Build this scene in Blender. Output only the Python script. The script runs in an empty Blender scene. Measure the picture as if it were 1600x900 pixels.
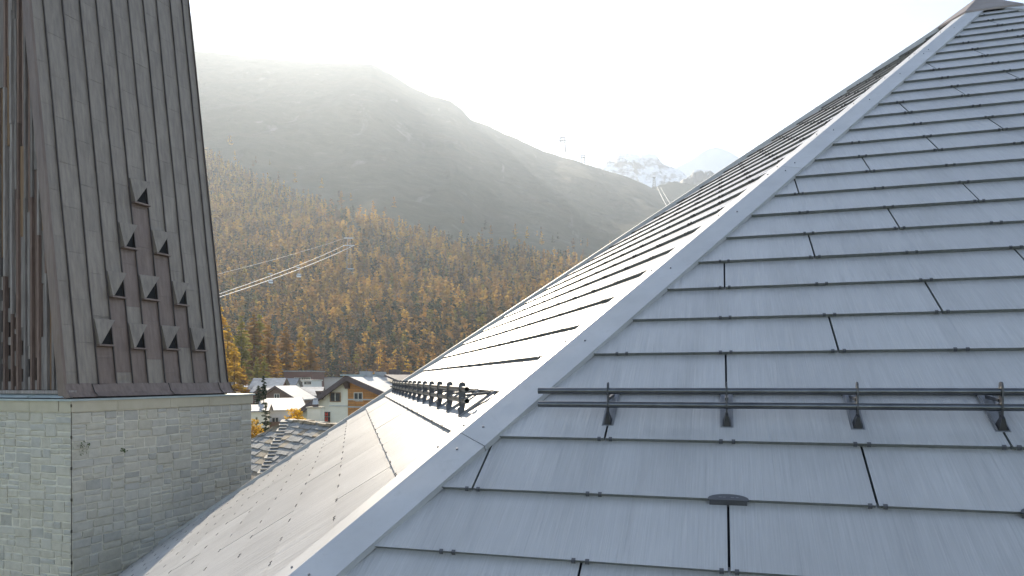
import bpy, bmesh, math, random
import numpy as np
from mathutils import Vector, Matrix, noise
R = math.radians
random.seed(11); rng = np.random.default_rng(5)
sc = bpy.context.scene
COL = sc.collection

# ------------------------------------------------------------------ camera
F, CX, CY = 1105.86, 800.0, 588.75          # focal length and principal point, pixels of a 1600 wide frame
PITCH, ROLL = 0.0022848, -0.0033051
def cam_rot(v):
    X, Y, Z = v
    X, Z = math.cos(ROLL)*X - math.sin(ROLL)*Z, math.sin(ROLL)*X + math.cos(ROLL)*Z
    Y, Z = math.cos(PITCH)*Y - math.sin(PITCH)*Z, math.sin(PITCH)*Y + math.cos(PITCH)*Z
    return Vector((X, Y, Z))
def at(x, y, Y):
    """world point that lies Y metres ahead in the direction of a picture point"""
    d = cam_rot(((x-CX)/F, 1.0, -(y-CY)/F))
    return d*(Y/d.y)
_R, _U, _F = cam_rot((1,0,0)), cam_rot((0,0,1)), cam_rot((0,1,0))
def to_px(p):
    p = Vector(p); k = p.dot(_F)
    if k < .05: return None
    return (CX + F*p.dot(_R)/k, CY - F*p.dot(_U)/k, k)
cd = bpy.data.cameras.new('camera'); cam = bpy.data.objects.new('camera', cd); COL.objects.link(cam)
cd.sensor_width = 36; cd.lens = F/1600*36; cd.shift_y = (CY-450)/1600
cd.clip_start = .05; cd.clip_end = 30000
m = Matrix.Identity(4)
for i in range(3): m[i][0], m[i][1], m[i][2] = _R[i], _U[i], -_F[i]
cam.matrix_world = m
sc.camera = cam

# ------------------------------------------------------------------ sky, sun, exposure
SUN_AZ, SUN_EL = R(-15.5), R(28.6)           # just above the ridge, ahead and a little to the left
w = bpy.data.worlds.new('World'); sc.world = w; w.use_nodes = True
nt = w.node_tree; bg = nt.nodes['Background']
sky = nt.nodes.new('ShaderNodeTexSky'); sky.sky_type = 'NISHITA'; sky.sun_disc = False
sky.sun_elevation = SUN_EL; sky.sun_rotation = SUN_AZ
sky.altitude = 1800; sky.air_density = 0.6; sky.dust_density = 0.12; sky.ozone_density = 0.3
nt.links.new(sky.outputs[0], bg.inputs[0]); bg.inputs[1].default_value = 0.15
sd = bpy.data.lights.new('sun', 'SUN'); so = bpy.data.objects.new('sun', sd); COL.objects.link(so)
sd.energy = 2.9; sd.angle = R(.55); sd.color = (1, .99, .97)
sv = Vector((math.sin(SUN_AZ)*math.cos(SUN_EL), math.cos(SUN_AZ)*math.cos(SUN_EL), math.sin(SUN_EL)))
so.rotation_euler = sv.to_track_quat('Z', 'Y').to_euler()
so.location = sv*60
vs = sc.view_settings; vs.view_transform = 'Standard'; vs.look = 'None'; vs.exposure = 1.62; vs.gamma = 1
vs.use_curve_mapping = False
vs.use_white_balance = True; vs.white_balance_temperature = 8500; vs.white_balance_tint = 10   # camera balanced for open shade
sc.cycles.use_denoising = True
sc.cycles.max_bounces = 8; sc.cycles.volume_bounces = 1; sc.cycles.transparent_max_bounces = 12
sc.cycles.sample_clamp_indirect = 6

# ------------------------------------------------------------------ helpers
def tag(o, label=None, cat=None, group=None, kind=None):
    for k, v in (('label', label), ('category', cat), ('group', group), ('kind', kind)):
        if v: o[k] = v
    return o
def empty(name, loc=(0,0,0), label=None, cat=None, group=None):
    o = bpy.data.objects.new(name, None); COL.objects.link(o); o.location = loc
    o.empty_display_size = .2
    return tag(o, label, cat, group)
def place(o, parent):
    """parent without moving: vertices are given in world space"""
    if parent is not None:
        o.parent = parent
        o.matrix_parent_inverse = world_of(parent).inverted()
    return o
_W = {}
def world_of(o):
    m = o.matrix_parent_inverse @ o.matrix_basis if o.parent else o.matrix_basis
    return world_of(o.parent) @ m if o.parent else m.copy()
class MB:
    def __init__(s): s.v = []; s.f = []; s.mi = []
    def poly(s, pts, mi=0):
        i = len(s.v); s.v += [tuple(p) for p in pts]; s.f.append(tuple(range(i, i+len(pts)))); s.mi.append(mi)
    def hexa(s, p, mi=0):
        """8 corners: bottom ring 0-3, top ring 4-7"""
        i = len(s.v); s.v += [tuple(q) for q in p]
        for f in ((0,3,2,1),(4,5,6,7),(0,1,5,4),(1,2,6,5),(2,3,7,6),(3,0,4,7)):
            s.f.append(tuple(i+k for k in f)); s.mi.append(mi)
    def box(s, o, ax, ay, az, x0, x1, y0, y1, z0, z1, mi=0):
        o = Vector(o)
        c = lambda x,y,z: o+ax*x+ay*y+az*z
        s.hexa([c(x0,y0,z0),c(x1,y0,z0),c(x1,y1,z0),c(x0,y1,z0),c(x0,y0,z1),c(x1,y0,z1),c(x1,y1,z1),c(x0,y1,z1)], mi)
    def prism(s, bottom, top, mi=0):
        n = len(bottom); i = len(s.v); s.v += [tuple(q) for q in bottom]+[tuple(q) for q in top]
        s.f.append(tuple(i+k for k in reversed(range(n)))); s.f.append(tuple(i+n+k for k in range(n))); s.mi += [mi, mi]
        for k in range(n):
            j = (k+1) % n; s.f.append((i+k, i+j, i+n+j, i+n+k)); s.mi.append(mi)
    def tube(s, pts, rad, seg=10, cap=True, mi=0):
        pts = [Vector(p) for p in pts]; rings = []
        rads = rad if isinstance(rad, (list, tuple)) else [rad]*len(pts)
        for k, p in enumerate(pts):
            d = (pts[min(k+1, len(pts)-1)]-pts[max(k-1, 0)]).normalized()
            a = d.orthogonal().normalized() if k == 0 else (pa - d*pa.dot(d)).normalized()
            pa = a; b = d.cross(a); i = len(s.v); rings.append(i)
            for q in range(seg):
                t = 2*math.pi*q/seg; s.v.append(tuple(p+(a*math.cos(t)+b*math.sin(t))*rads[k]))
        for k in range(len(rings)-1):
            for q in range(seg):
                r = (q+1) % seg
                s.f.append((rings[k]+q, rings[k]+r, rings[k+1]+r, rings[k+1]+q)); s.mi.append(mi)
        if cap:
            s.f.append(tuple(rings[0]+q for q in reversed(range(seg)))); s.f.append(tuple(rings[-1]+q for q in range(seg))); s.mi += [mi, mi]
    def build(s, name, mat, parent=None, smooth=False, label=None, kind=None):
        me = bpy.data.meshes.new(name); me.from_pydata(s.v, [], s.f)
        for mm in (mat if isinstance(mat, (list, tuple)) else [mat]): me.materials.append(mm)
        if any(s.mi): me.polygons.foreach_set('material_index', s.mi)
        if smooth: me.polygons.foreach_set('use_smooth', [True]*len(me.polygons))
        o = bpy.data.objects.new(name, me); COL.objects.link(o)
        place(o, parent); tag(o, label, kind=kind)
        return o
def np_mesh(name, V, Fc, mat, parent=None, smooth=False, cols=None):
    """V (n,3), Fc (m,3|4) numpy; fast path for big meshes"""
    me = bpy.data.meshes.new(name); n = Fc.shape[1]
    me.vertices.add(len(V)); me.vertices.foreach_set('co', V.astype(np.float32).ravel())
    me.loops.add(Fc.size); me.loops.foreach_set('vertex_index', Fc.astype(np.int32).ravel())
    me.polygons.add(len(Fc)); me.polygons.foreach_set('loop_start', np.arange(0, Fc.size, n, dtype=np.int32))
    me.polygons.foreach_set('loop_total', np.full(len(Fc), n, dtype=np.int32))
    me.update(calc_edges=True)
    if smooth: me.polygons.foreach_set('use_smooth', [True]*len(Fc))
    if cols is not None:
        at_ = me.color_attributes.new('tint', 'FLOAT_COLOR', 'POINT')
        at_.data.foreach_set('color', np.c_[cols, np.ones(len(cols))].astype(np.float32).ravel())
    me.materials.append(mat)
    o = bpy.data.objects.new(name, me); COL.objects.link(o); place(o, parent)
    return o

# ------------------------------------------------------------------ materials
def material(name, col, rough=.6, metal=0., spec=.5):
    mt = bpy.data.materials.new(name); mt.use_nodes = True
    b = mt.node_tree.nodes['Principled BSDF']
    b.inputs['Base Color'].default_value = (*col, 1); b.inputs['Roughness'].default_value = rough
    b.inputs['Metallic'].default_value = metal; b.inputs['Specular IOR Level'].default_value = spec
    return mt
class N:
    """tiny node helper"""
    def __init__(s, mt): s.t = mt.node_tree; s.b = s.t.nodes.get('Principled BSDF')
    def n(s, typ, **kw):
        x = s.t.nodes.new('ShaderNode'+typ)
        for k, v in kw.items():
            if k in x.inputs: x.inputs[k].default_value = v
            else: setattr(x, k, v)
        return x
    def l(s, a, b): s.t.links.new(a, b)
    def coord(s, scale=(1,1,1), kind='Object'):
        c = s.n('TexCoord'); mp = s.n('Mapping'); mp.inputs['Scale'].default_value = scale
        s.l(c.outputs[kind], mp.inputs[0]); return mp.outputs[0]
    def noise(s, vec, scale, detail=4, rough=.55, dist=0):
        x = s.n('TexNoise', Scale=scale, Detail=detail, Roughness=rough, Distortion=dist); s.l(vec, x.inputs['Vector']); return x.outputs[0]
    def ramp(s, fac, stops):
        r = s.n('ValToRGB'); e = r.color_ramp.elements
        while len(e) < len(stops): e.new(.5)
        for k, (p, c) in enumerate(stops): e[k].position = p; e[k].color = (*c, 1) if len(c) == 3 else c
        s.l(fac, r.inputs[0]); return r.outputs[0]
    def mix(s, fac, a, b, typ='MIX'):
        x = s.n('Mix', data_type='RGBA', blend_type=typ)
        for i, v in ((0, fac), (6, a), (7, b)):
            if hasattr(v, 'links'): s.l(v, x.inputs[i])
            else: x.inputs[i].default_value = v if i == 0 else (*v, 1)
        return x.outputs[2]
    def bump(s, h, strength=.3, dist=.01):
        x = s.n('Bump', Strength=strength, Distance=dist); s.l(h, x.inputs['Height']); s.l(x.outputs[0], s.b.inputs['Normal'])
    def color(s, c): s.l(c, s.b.inputs['Base Color'])
    def rough(s, c): s.l(c, s.b.inputs['Roughness'])
    def rand(s): return s.n('ObjectInfo').outputs['Random']
def g(v): return (v, v, v)

def mottled(name, c1, c2, scale=3., rough=.7, metal=0., bump=.2, bscale=None, rnd=.0, stretch=(1,1,1), spec=.5, bdist=.01, kind='Object'):
    mt = material(name, c1, rough, metal, spec); q = N(mt)
    v = q.coord(stretch, kind)
    c = q.ramp(q.noise(v, scale, 6, .6), [(.3, c1), (.7, c2)])
    if rnd:
        k = q.n('MapRange'); q.l(q.rand(), k.inputs[0]); k.inputs[3].default_value = 1-rnd; k.inputs[4].default_value = 1+rnd
        c = q.mix(1., c, k.outputs[0], 'MULTIPLY')
    q.color(c)
    if bump: q.bump(q.noise(v, bscale or scale*4, 5, .6), bump, bdist)
    return mt

# solar slate: brushed dark glass, streaks running down the slope (face frame: x along the course, y up the slope)
def solar_glass():
    mt = material('solar_slate', (.1,.11,.13), .4, 0, .5); q = N(mt)
    v = q.coord((1,1,1))
    st = q.noise(q.coord((150, 2.4, 1)), 1.0, 3, .6, .25)
    wav = q.noise(q.coord((1.1, .55, 1)), 1.6, 2, .5, .3)
    big = q.noise(v, .9, 4, .6)
    c = q.ramp(st, [(.25, (.36,.352,.345)), (.55, (.44,.432,.424)), (.8, (.53,.522,.513))])
    k = q.n('MapRange'); q.l(q.rand(), k.inputs[0]); k.inputs[3].default_value = .91; k.inputs[4].default_value = 1.09
    c = q.mix(1., c, k.outputs[0], 'MULTIPLY')
    c = q.mix(.35, c, q.ramp(big, [(.3, (.35,.342,.335)), (.7, (.52,.512,.503))]))
    run = q.noise(q.coord((3.2, .35, 1)), 1.0, 6, .7, .4)
    c = q.mix(1., c, q.ramp(run, [(.30, g(.86)), (.5, g(1.)), (.75, g(1.06))]), 'MULTIPLY')
    spot = q.noise(q.coord((9, 6, 1)), 1.0, 8, .75)
    c = q.mix(q.ramp(spot, [(.64, g(0)), (.74, g(.22))]), c, (.55,.53,.49))
    q.color(c)
    rr = q.n('MapRange'); q.l(big, rr.inputs[0]); rr.inputs[3].default_value = .32; rr.inputs[4].default_value = .43
    q.rough(rr.outputs[0])
    rip = q.noise(q.coord((20, .55, 1)), 1.0, 2, .5, .3)
    h0 = q.n('Math', operation='MULTIPLY_ADD'); q.l(rip, h0.inputs[0]); h0.inputs[1].default_value = 4.0; q.l(st, h0.inputs[2]); st = h0.outputs[0]
    h = q.n('Math', operation='MULTIPLY_ADD'); q.l(wav, h.inputs[0]); h.inputs[1].default_value = 2.2; q.l(st, h.inputs[2])
    q.bump(h.outputs[0], .5, .006)
    return mt
M = {}
M['slate_glass'] = solar_glass()
M['slate_edge'] = mottled('slate_edge', (.16,.17,.163), (.23,.245,.235), 30, .5, 0, 0)
M['underlay'] = material('underlay', (.02,.02,.022), .8)
M['hook'] = material('hook_metal', (.10,.10,.104), .45, .3)
M['flash'] = material('hip_metal', (.43,.425,.42), .5, .2)
_q = N(M['flash']); _v = _q.coord((1,1,1))
_c = _q.ramp(_q.noise(_v, 2.2, 7, .65), [(.3, (.47,.465,.458)), (.7, (.55,.545,.54))])
_c = _q.mix(_q.ramp(_q.noise(_v, 7, 8, .7, .6), [(.56, g(0)), (.78, g(.35))]), _c, (.30,.29,.275))
_k = _q.n('MapRange'); _q.l(_q.rand(), _k.inputs[0]); _k.inputs[3].default_value = .95; _k.inputs[4].default_value = 1.05
_q.color(_q.mix(1., _c, _k.outputs[0], 'MULTIPLY')); _q.bump(_q.noise(_v, 1.7, 2, .4), .35, .03)
M['screw'] = material('screw_steel', (.25,.25,.26), .35, .8)
M['rail'] = mottled('rail_steel', (.10,.105,.11), (.17,.175,.18), 8, .28, .85, .04, 90)
M['bracket'] = mottled('bracket_steel', (.045,.046,.05), (.10,.10,.105), 9, .38, .6, .06, 80)
M['plate'] = mottled('plate_steel', (.20,.205,.215), (.27,.275,.285), 9, .45, .4, .06, 80)
M['cap'] = mottled('apex_copper', (.24,.19,.16), (.31,.26,.23), 2, .5, .3, .08)
M['rod'] = material('rod_metal', (.35,.36,.37), .4, .7)
def copper(name, a, b, seed):
    mt = material(name, a, .5, .35); q = N(mt)
    v = q.coord((1,1,1)); v2 = q.coord((2.2,2.2,.5))
    c = q.ramp(q.noise(v2, 1.4+seed, 7, .65, .4), [(.28, a), (.72, b)])
    st = q.noise(q.coord((9,9,.6)), 1.5, 5, .6)
    c = q.mix(.35, c, q.ramp(st, [(.35, tuple(x*.6 for x in a)), (.7, tuple(min(1,x*1.3) for x in b))]))
    k = q.n('MapRange'); q.l(q.rand(), k.inputs[0]); k.inputs[3].default_value = .96; k.inputs[4].default_value = 1.04
    q.color(q.mix(1., c, k.outputs[0], 'MULTIPLY'))
    rr = q.n('MapRange'); q.l(st, rr.inputs[0]); rr.inputs[3].default_value = .38; rr.inputs[4].default_value = .62; q.rough(rr.outputs[0])
    q.bump(q.noise(v, 2.6, 3, .5), .45, .05)
    return mt
M['copper'] = copper('copper_patina', (.215,.172,.138), (.285,.24,.195), .3)
M['copper_brown'] = copper('copper_brown', (.165,.115,.092), (.225,.165,.135), .1)
M['copper_dark'] = copper('copper_seam', (.07,.055,.05), (.10,.08,.072), 0)
M['dark'] = material('dark_interior', (.012,.011,.011), .95)
def wood(name, a, b, rnd=.3):
    mt = material(name, a, .85, 0, .25); q = N(mt)
    gr = q.noise(q.coord((14,14,.9)), 2.2, 6, .65, .3)
    c = q.ramp(gr, [(.25, tuple(x*.55 for x in a)), (.5, a), (.8, b)])
    k = q.n('MapRange'); q.l(q.rand(), k.inputs[0]); k.inputs[3].default_value = 1-rnd; k.inputs[4].default_value = 1+rnd
    q.color(q.mix(1., c, k.outputs[0], 'MULTIPLY')); q.bump(gr, .5, .006)
    return mt
M['wood_grey'] = wood('weathered_wood', (.24,.205,.185), (.38,.335,.30))
M['wood_brown'] = wood('brown_wood', (.19,.125,.10), (.29,.21,.17))
M['wood_orange'] = wood('orange_wood', (.28,.17,.10), (.36,.24,.15), .15)
def stone():
    mt = material('rubble_stone', (.4,.4,.37), .9, 0, .2); q = N(mt)
    v = q.coord((1,1,1)); r = q.rand()
    base = q.ramp(r, [(.0, (.52,.465,.36)), (.25, (.64,.57,.445)), (.5, (.53,.49,.42)), (.72, (.62,.565,.46)), (.88, (.50,.475,.425)), (1., (.36,.335,.285))])
    c = q.mix(.45, base, q.ramp(q.noise(v, 6, 8, .7), [(.25, (.30,.28,.235)), (.5, (.52,.485,.41)), (.8, (.66,.61,.52))]))
    q.color(c); q.bump(q.noise(v, 14, 8, .7), .8, .02)
    return mt
M['stone'] = stone()
M['mortar'] = mottled('mortar', (.64,.59,.48), (.74,.69,.57), 9, .95, 0, .5, 30, 0, spec=.15)
M['capstone'] = mottled('sandstone', (.50,.44,.32), (.60,.53,.40), 2.2, .9, 0, .3, 20, .08, (1,1,.6), spec=.2)
M['lead'] = mottled('zinc_sheet', (.34,.40,.385), (.44,.49,.47), 3, .5, .3, .1)
M['moss'] = mottled('moss', (.07,.11,.035), (.12,.16,.05), 25, .95)
M['rust'] = material('rust', (.06,.045,.03), .8)
def slabrock():
    mt = material('stone_slab', (.3,.3,.3), .72, 0, .4); q = N(mt)
    v = q.coord((1,1,1), 'Object'); r = q.rand()
    base = q.ramp(r, [(0, (.20,.20,.19)), (.4, (.27,.265,.25)), (.75, (.23,.24,.235)), (1, (.33,.315,.28))])
    q.color(q.mix(.5, base, q.ramp(q.noise(v, 5, 8, .7), [(.3, (.13,.135,.13)), (.55, (.29,.285,.27)), (.75, (.40,.39,.36))])))
    q.bump(q.noise(v, 9, 7, .65), .6, .03); return mt
M['slab'] = slabrock()
M['lichen_slab'] = mottled('lichen_slab', (.24,.20,.15), (.36,.28,.19), 7, .8, 0, .5, 20, .2)
M['plaster'] = mottled('plaster_cream', (.78,.715,.57), (.84,.78,.64), 1.2, .9, 0, .12, 25, spec=.2)
M['plaster_white'] = mottled('plaster_white', (.68,.67,.64), (.76,.75,.72), .8, .9, 0, .1, 20, spec=.2)
M['plaster_grey'] = mottled('plaster_grey', (.50,.49,.46), (.58,.57,.54), .8, .9, 0, .1, 20, spec=.2)
M['orange_clad'] = wood('larch_cladding', (.52,.23,.08), (.62,.31,.13), .12)
M['brown_trim'] = mottled('brown_trim', (.10,.07,.065), (.14,.10,.095), 3, .7, 0, .15, 30, .06)
M['brown_roof'] = mottled('brown_roof', (.11,.08,.075), (.16,.12,.11), 2, .55, 0, .2, 15, .05)
M['grey_roof'] = mottled('grey_roof', (.20,.20,.20), (.30,.30,.295), 1.4, .5, 0, .25, 8, .06)
M['snow_roof'] = mottled('snow_roof', (.20,.20,.20), (.44,.442,.445), .6, .6, 0, .3, 3, .06)
M['pale_roof'] = mottled('pale_roof', (.42,.41,.38), (.52,.50,.46), 1.2, .5, 0, .2, 8, .05)
M['window_frame'] = material('window_frame', (.62,.58,.5), .6)
M['window_wood'] = material('window_wood', (.30,.17,.09), .6)
M['glass'] = material('window_glass', (.04,.045,.05), .08, 0, .7)
M['curtain'] = material('curtain', (.5,.5,.48), .9)
M['redwall'] = wood('red_brown_wall', (.17,.085,.07), (.22,.12,.10), .05)
M['sign_black'] = material('sign_black', (.035,.03,.03), .5)
M['sign_red'] = material('sign_red', (.55,.06,.03), .5)
M['steel'] = material('galvanised', (.42,.43,.44), .45, .6)
M['cable'] = material('cable', (.5,.5,.5), .6, 0)
M['cabin'] = material('cabin_white', (.72,.73,.74), .35)
M['asphalt'] = mottled('asphalt', (.045,.045,.047), (.07,.07,.07), 2, .9)
M['bark'] = mottled('bark', (.07,.05,.038), (.12,.09,.07), 9, .95, 0, .6, 20)

def foliage(name, c1, c2, c3=None, attr=False, sc_=.35, trans=.35):
    mt = material(name, c1, .75, 0, .15); q = N(mt)
    if attr:
        c = q.n('Attribute', attribute_name='tint').outputs['Color']
    else:
        nz = q.noise(q.coord((1,1,1)), sc_, 4, .6)
        c = q.ramp(nz, [(.3, c1), (.55, c2), (.8, c3 or c2)])
        k = q.n('MapRange'); q.l(q.rand(), k.inputs[0]); k.inputs[3].default_value = .8; k.inputs[4].default_value = 1.2
        c = q.mix(1., c, k.outputs[0], 'MULTIPLY')
    q.color(c)
    tr = q.n('BsdfTranslucent'); q.l(c, tr.inputs[0]); ms = q.n('MixShader', Fac=trans)
    out = q.t.nodes['Material Output']
    q.l(q.b.outputs[0], ms.inputs[1]); q.l(tr.outputs[0], ms.inputs[2]); q.l(ms.outputs[0], out.inputs['Surface'])
    return mt
M['larch_gold'] = foliage('larch_gold', (.55,.30,.035), (.68,.42,.06), (.74,.52,.10), trans=.55)
M['larch_orange'] = foliage('larch_orange', (.27,.13,.03), (.37,.19,.045), (.44,.24,.055), trans=.5)
M['larch_rust'] = foliage('larch_rust', (.12,.068,.036), (.17,.095,.05), (.21,.12,.06))
M['larch_lime'] = foliage('larch_lime', (.2,.17,.03), (.30,.26,.05), (.36,.31,.06), trans=.45)
M['spruce'] = foliage('spruce_green', (.018,.03,.016), (.03,.05,.024), (.045,.065,.03), trans=.15)
M['thuja'] = foliage('thuja_green', (.03,.05,.02), (.055,.08,.03), (.08,.10,.04), trans=.2)
M['forest'] = foliage('forest_foliage', (.2,.1,.03), (.2,.1,.03), attr=True, trans=.45)

# ================================================================== CHURCH ROOF (a many-sided pyramid of lapped solar slates)
H = 2.64
A0, TH = 0.2857857, 0.6007873
T0, D, SA, TA, EDGE, HH, A1, A2 = (1.0278337*H, .1740745*H, 1.6461822*H, 5.7831421*H, .0896160*H, .0250199*H, 0.5314962, 0.4597328)
UNIT = 1.477*D; S00 = .08*D; PW = 3*UNIT
def face_axes(az):
    c = Vector((math.cos(az), -math.sin(az), 0)); u = Vector((math.sin(az)*math.cos(TH), math.cos(az)*math.cos(TH), math.sin(TH)))
    return c, u, c.cross(u)
cF, uF, nF = face_axes(A0)
APEX = -nF*H + cF*SA + uF*TA
azL = A0 + 2*A1
cL, uL, nL = face_axes(azL)
OUT = A0 + math.pi
def hipdir(az, ang): return Vector((math.sin(az), math.cos(az), -math.tan(TH)*math.cos(ang)))
HIPS = [hipdir(OUT+A1, A1), hipdir(OUT+2*A1+A2, A2)]
for k in range(1, 4):
    az0 = 2*A1+A2; az1 = 2*math.pi-A1; HIPS.append(hipdir(OUT+az0+(az1-az0)*k/4, R(30)))
HIPS.append(hipdir(OUT-A1, A1))
ROWS_DOWN = 13
T_EAVE = T0 - ROWS_DOWN*D - TA             # measured from the apex, up the slope
DROP = -T_EAVE*math.sin(TH)
BASE = [APEX + h*(DROP/-h.z) for h in HIPS]
church = empty('church', (APEX.x, APEX.y, APEX.z-DROP-9), 'church roof of lapped grey solar slates with broad metal hip strips', 'church')
mb = MB()                                                       # walls under the eaves
for k in range(6):
    p, q = BASE[k], BASE[(k+1) % 6]; cen = Vector((APEX.x, APEX.y, 0))
    p2 = Vector((APEX.x+(p.x-APEX.x)*.95, APEX.y+(p.y-APEX.y)*.95, p.z+.2)); q2 = Vector((APEX.x+(q.x-APEX.x)*.95, APEX.y+(q.y-APEX.y)*.95, q.z+.2))
    mb.poly([p2, q2, q2-Vector((0,0,9.4)), p2-Vector((0,0,9.4))])
mb.build('wall', M['plaster_white'], church)
mb = MB()
Z1 = Vector((0,0,1))
for k in range(6):
    mb.poly([APEX-Z1*.012, BASE[k]-Z1*.012, BASE[(k+1) % 6]-Z1*.012])
mb.poly([p-Z1*.3 for p in reversed(BASE)])
roof = mb.build('roof', M['underlay'], church)

def clip(poly, edges):
    """clip a 2-D polygon by half planes (px,py,nx,ny): keep (p-P).n >= 0"""
    for (px, py, nx, ny) in edges:
        out = []
        for i in range(len(poly)):
            a, b = poly[i], poly[(i+1) % len(poly)]
            da = (a[0]-px)*nx+(a[1]-py)*ny; db = (b[0]-px)*nx+(b[1]-py)*ny
            if da >= 0: out.append(a)
            if (da >= 0) != (db >= 0):
                k = da/(da-db); out.append((a[0]+(b[0]-a[0])*k, a[1]+(b[1]-a[1])*k))
        poly = out
        if len(poly) < 3: return []
    return poly
def in_frame(pts, mx=60, my=60):
    ok = [to_px(p) for p in pts]; ok = [q for q in ok if q]
    if not ok: return False
    xs = [q[0] for q in ok]; ys = [q[1] for q in ok]
    return max(xs) > -mx and min(xs) < 1600+mx and max(ys) > -my and min(ys) < 900+my
hook_count = 0
def frame_matrix(c, u, n): 
    m = Matrix.Identity(4)
    for i in range(3): m[i][0], m[i][1], m[i][2], m[i][3] = c[i], u[i], n[i], APEX[i]
    return m
hook_mesh = None
def make_hook_mesh():
    b = MB(); X, Y, Zz = Vector((1,0,0)), Vector((0,1,0)), Vector((0,0,1))
    b.box((0,0,0), X, Y, Zz, -.0095, .0095, -.006, .009, .0, .0035)          # lip over the pane edge
    b.box((0,0,0), X, Y, Zz, -.0095, .0095, -.008, -.0062, -.016, .003)       # front
    me = bpy.data.meshes.new('panel_hook'); me.from_pydata(b.v, [], b.f); me.materials.append(M['hook']); return me
hook_mesh = make_hook_mesh()
LIFT, THK = .029, .010
def lay_face(c, u, n, kl, kr, s_off, phase):
    """rows of slates on one face; kl/kr: half widths per metre below the apex on the left / right"""
    global hook_count
    FM = frame_matrix(c, u, n)
    edges = []
    ln = Vector((1, kl)).normalized(); edges.append((0, 0, 1/math.hypot(1,kl), kl/math.hypot(1,kl)) if False else (0, 0, 1, -kl*1.0))
    edges = [(.085, 0, 1, -kl), (-.085, 0, -1, -kr)]
    # inside: s >= kl*t  (t<0)  -> s - kl*t >= 0 ; s <= -kr*t -> -s - kr*t >= 0
    rest = MB(); far_hooks = MB()
    for k in range(-ROWS_DOWN, 40):
        tb = T0 + k*D - TA
        if tb > -.75: break
        tt = min(tb + D + .05, -.35)
        j0 = int(math.floor((kl*tb - s_off)/UNIT)) - 4; j1 = int(math.ceil((-kr*tb - s_off)/UNIT)) + 4
        for j in range(j0, j1):
            if (j - (k+1+phase)) % 3: continue
            s0 = s_off + j*UNIT + .006; s1 = s0 + PW - .012
            poly = clip([(s0,tb),(s1,tb),(s1,tt),(s0,tt)], edges)
            if len(poly) < 3: continue
            area = abs(sum(poly[i][0]*poly[(i+1)%len(poly)][1]-poly[(i+1)%len(poly)][0]*poly[i][1] for i in range(len(poly))))/2
            if area < .01: continue
            zf = lambda t: LIFT*(1-(t-tb)/D) + .004
            jit = random.uniform(-.0015,.0015)
            top = [Vector((p[0],p[1],zf(p[1])+jit+THK)) for p in poly]; bot = [Vector((p[0], p[1]+(.02 if p[1] < tb+.004 else 0), .002)) for p in poly]
            wp = [FM@q for q in top]
            if in_frame(wp):
                b = MB(); b.prism(bot, top)
                me = bpy.data.meshes.new('roof_panel'); me.from_pydata(b.v, [], b.f); me.materials.append(M['slate_glass']); me.materials.append(M['slate_edge'])
                me.polygons.foreach_set('material_index', [0, 0]+[1]*len(poly))
                o = bpy.data.objects.new('roof_panel', me); COL.objects.link(o); o.parent = roof; o.matrix_parent_inverse = world_of(roof).inverted()@FM
            else:
                rest.prism([FM@q for q in bot], [FM@q for q in top])
        # hooks: a pair on every unit mark and one near the cut ends
        for j in range(j0, j1+1):
            sj = s_off + j*UNIT
            for off in (-.033, .033):
                s = sj + off
                if not (kl*tb + .30 < s < -kr*tb - .30): continue
                P = FM@Vector((s, tb, LIFT+THK+.004)); q = to_px(P)
                if not q or not (-30 < q[0] < 1630 and -30 < q[1] < 930): continue
                if F*.022/q[2] > 3.2 and hook_count < 260:
                    o = bpy.data.objects.new('panel_hook', hook_mesh); COL.objects.link(o); o.parent = roof
                    o.matrix_parent_inverse = world_of(roof).inverted()@FM@Matrix.Translation((s, tb, LIFT+THK+.0045)); hook_count += 1
                else:
                    X, Y, Zz = c, u, n
                    far_hooks.box(FM@Vector((s,tb,LIFT+THK+.0045)), X, Y, Zz, -.010, .010, -.008, .010, -.02, .004)
    if rest.v: rest.build('roof_panels_beyond_view', M['slate_glass'], roof, kind='stuff')
    if far_hooks.v: far_hooks.build('far_panel_hooks', M['hook'], roof, kind='stuff')
KF = math.tan(A1)*math.cos(TH); KL2 = math.tan(A2)*math.cos(TH)
lay_face(cF, uF, nF, KF, KF, S00-SA, 0)
lay_face(cL, uL, nL, KL2, KF, .21, 1)

# dark oval anchor plates on the lower rows
FMf = frame_matrix(cF, uF, nF)
for m_ in (0, 2):
    b = MB(); s = S00 - SA + m_*UNIT; tb = T0 - TA
    ring = [(s+.098*math.cos(a), tb-.004+.034*math.sin(a)) for a in [math.pi*i/16 for i in range(17)]]
    ring += [(s-.098, tb-.014), (s+.098, tb-.014)]
    b.prism([FMf@Vector((p[0],p[1],LIFT+THK+.0047)) for p in ring], [FMf@Vector((p[0],p[1],LIFT+THK+.011)) for p in ring])
    b.box(FMf@Vector((s,tb-.012,0)), cF, uF, nF, -.09, .09, -.003, .003, .002, LIFT+THK+.004)
    pl = b.build('anchor_plate', M['hook'], roof)
    b = MB()
    for (x0, x1) in ((-.045,-.03), (-.026,-.012), (.012,.03), (.036,.05)):
        b.box(FMf@Vector((s, tb+.006, LIFT+THK+.0112)), cF, uF, nF, x0, x1, -.002, .002, 0, .0006)
    b.build('stamped_mark', M['screw'], pl)

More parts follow.
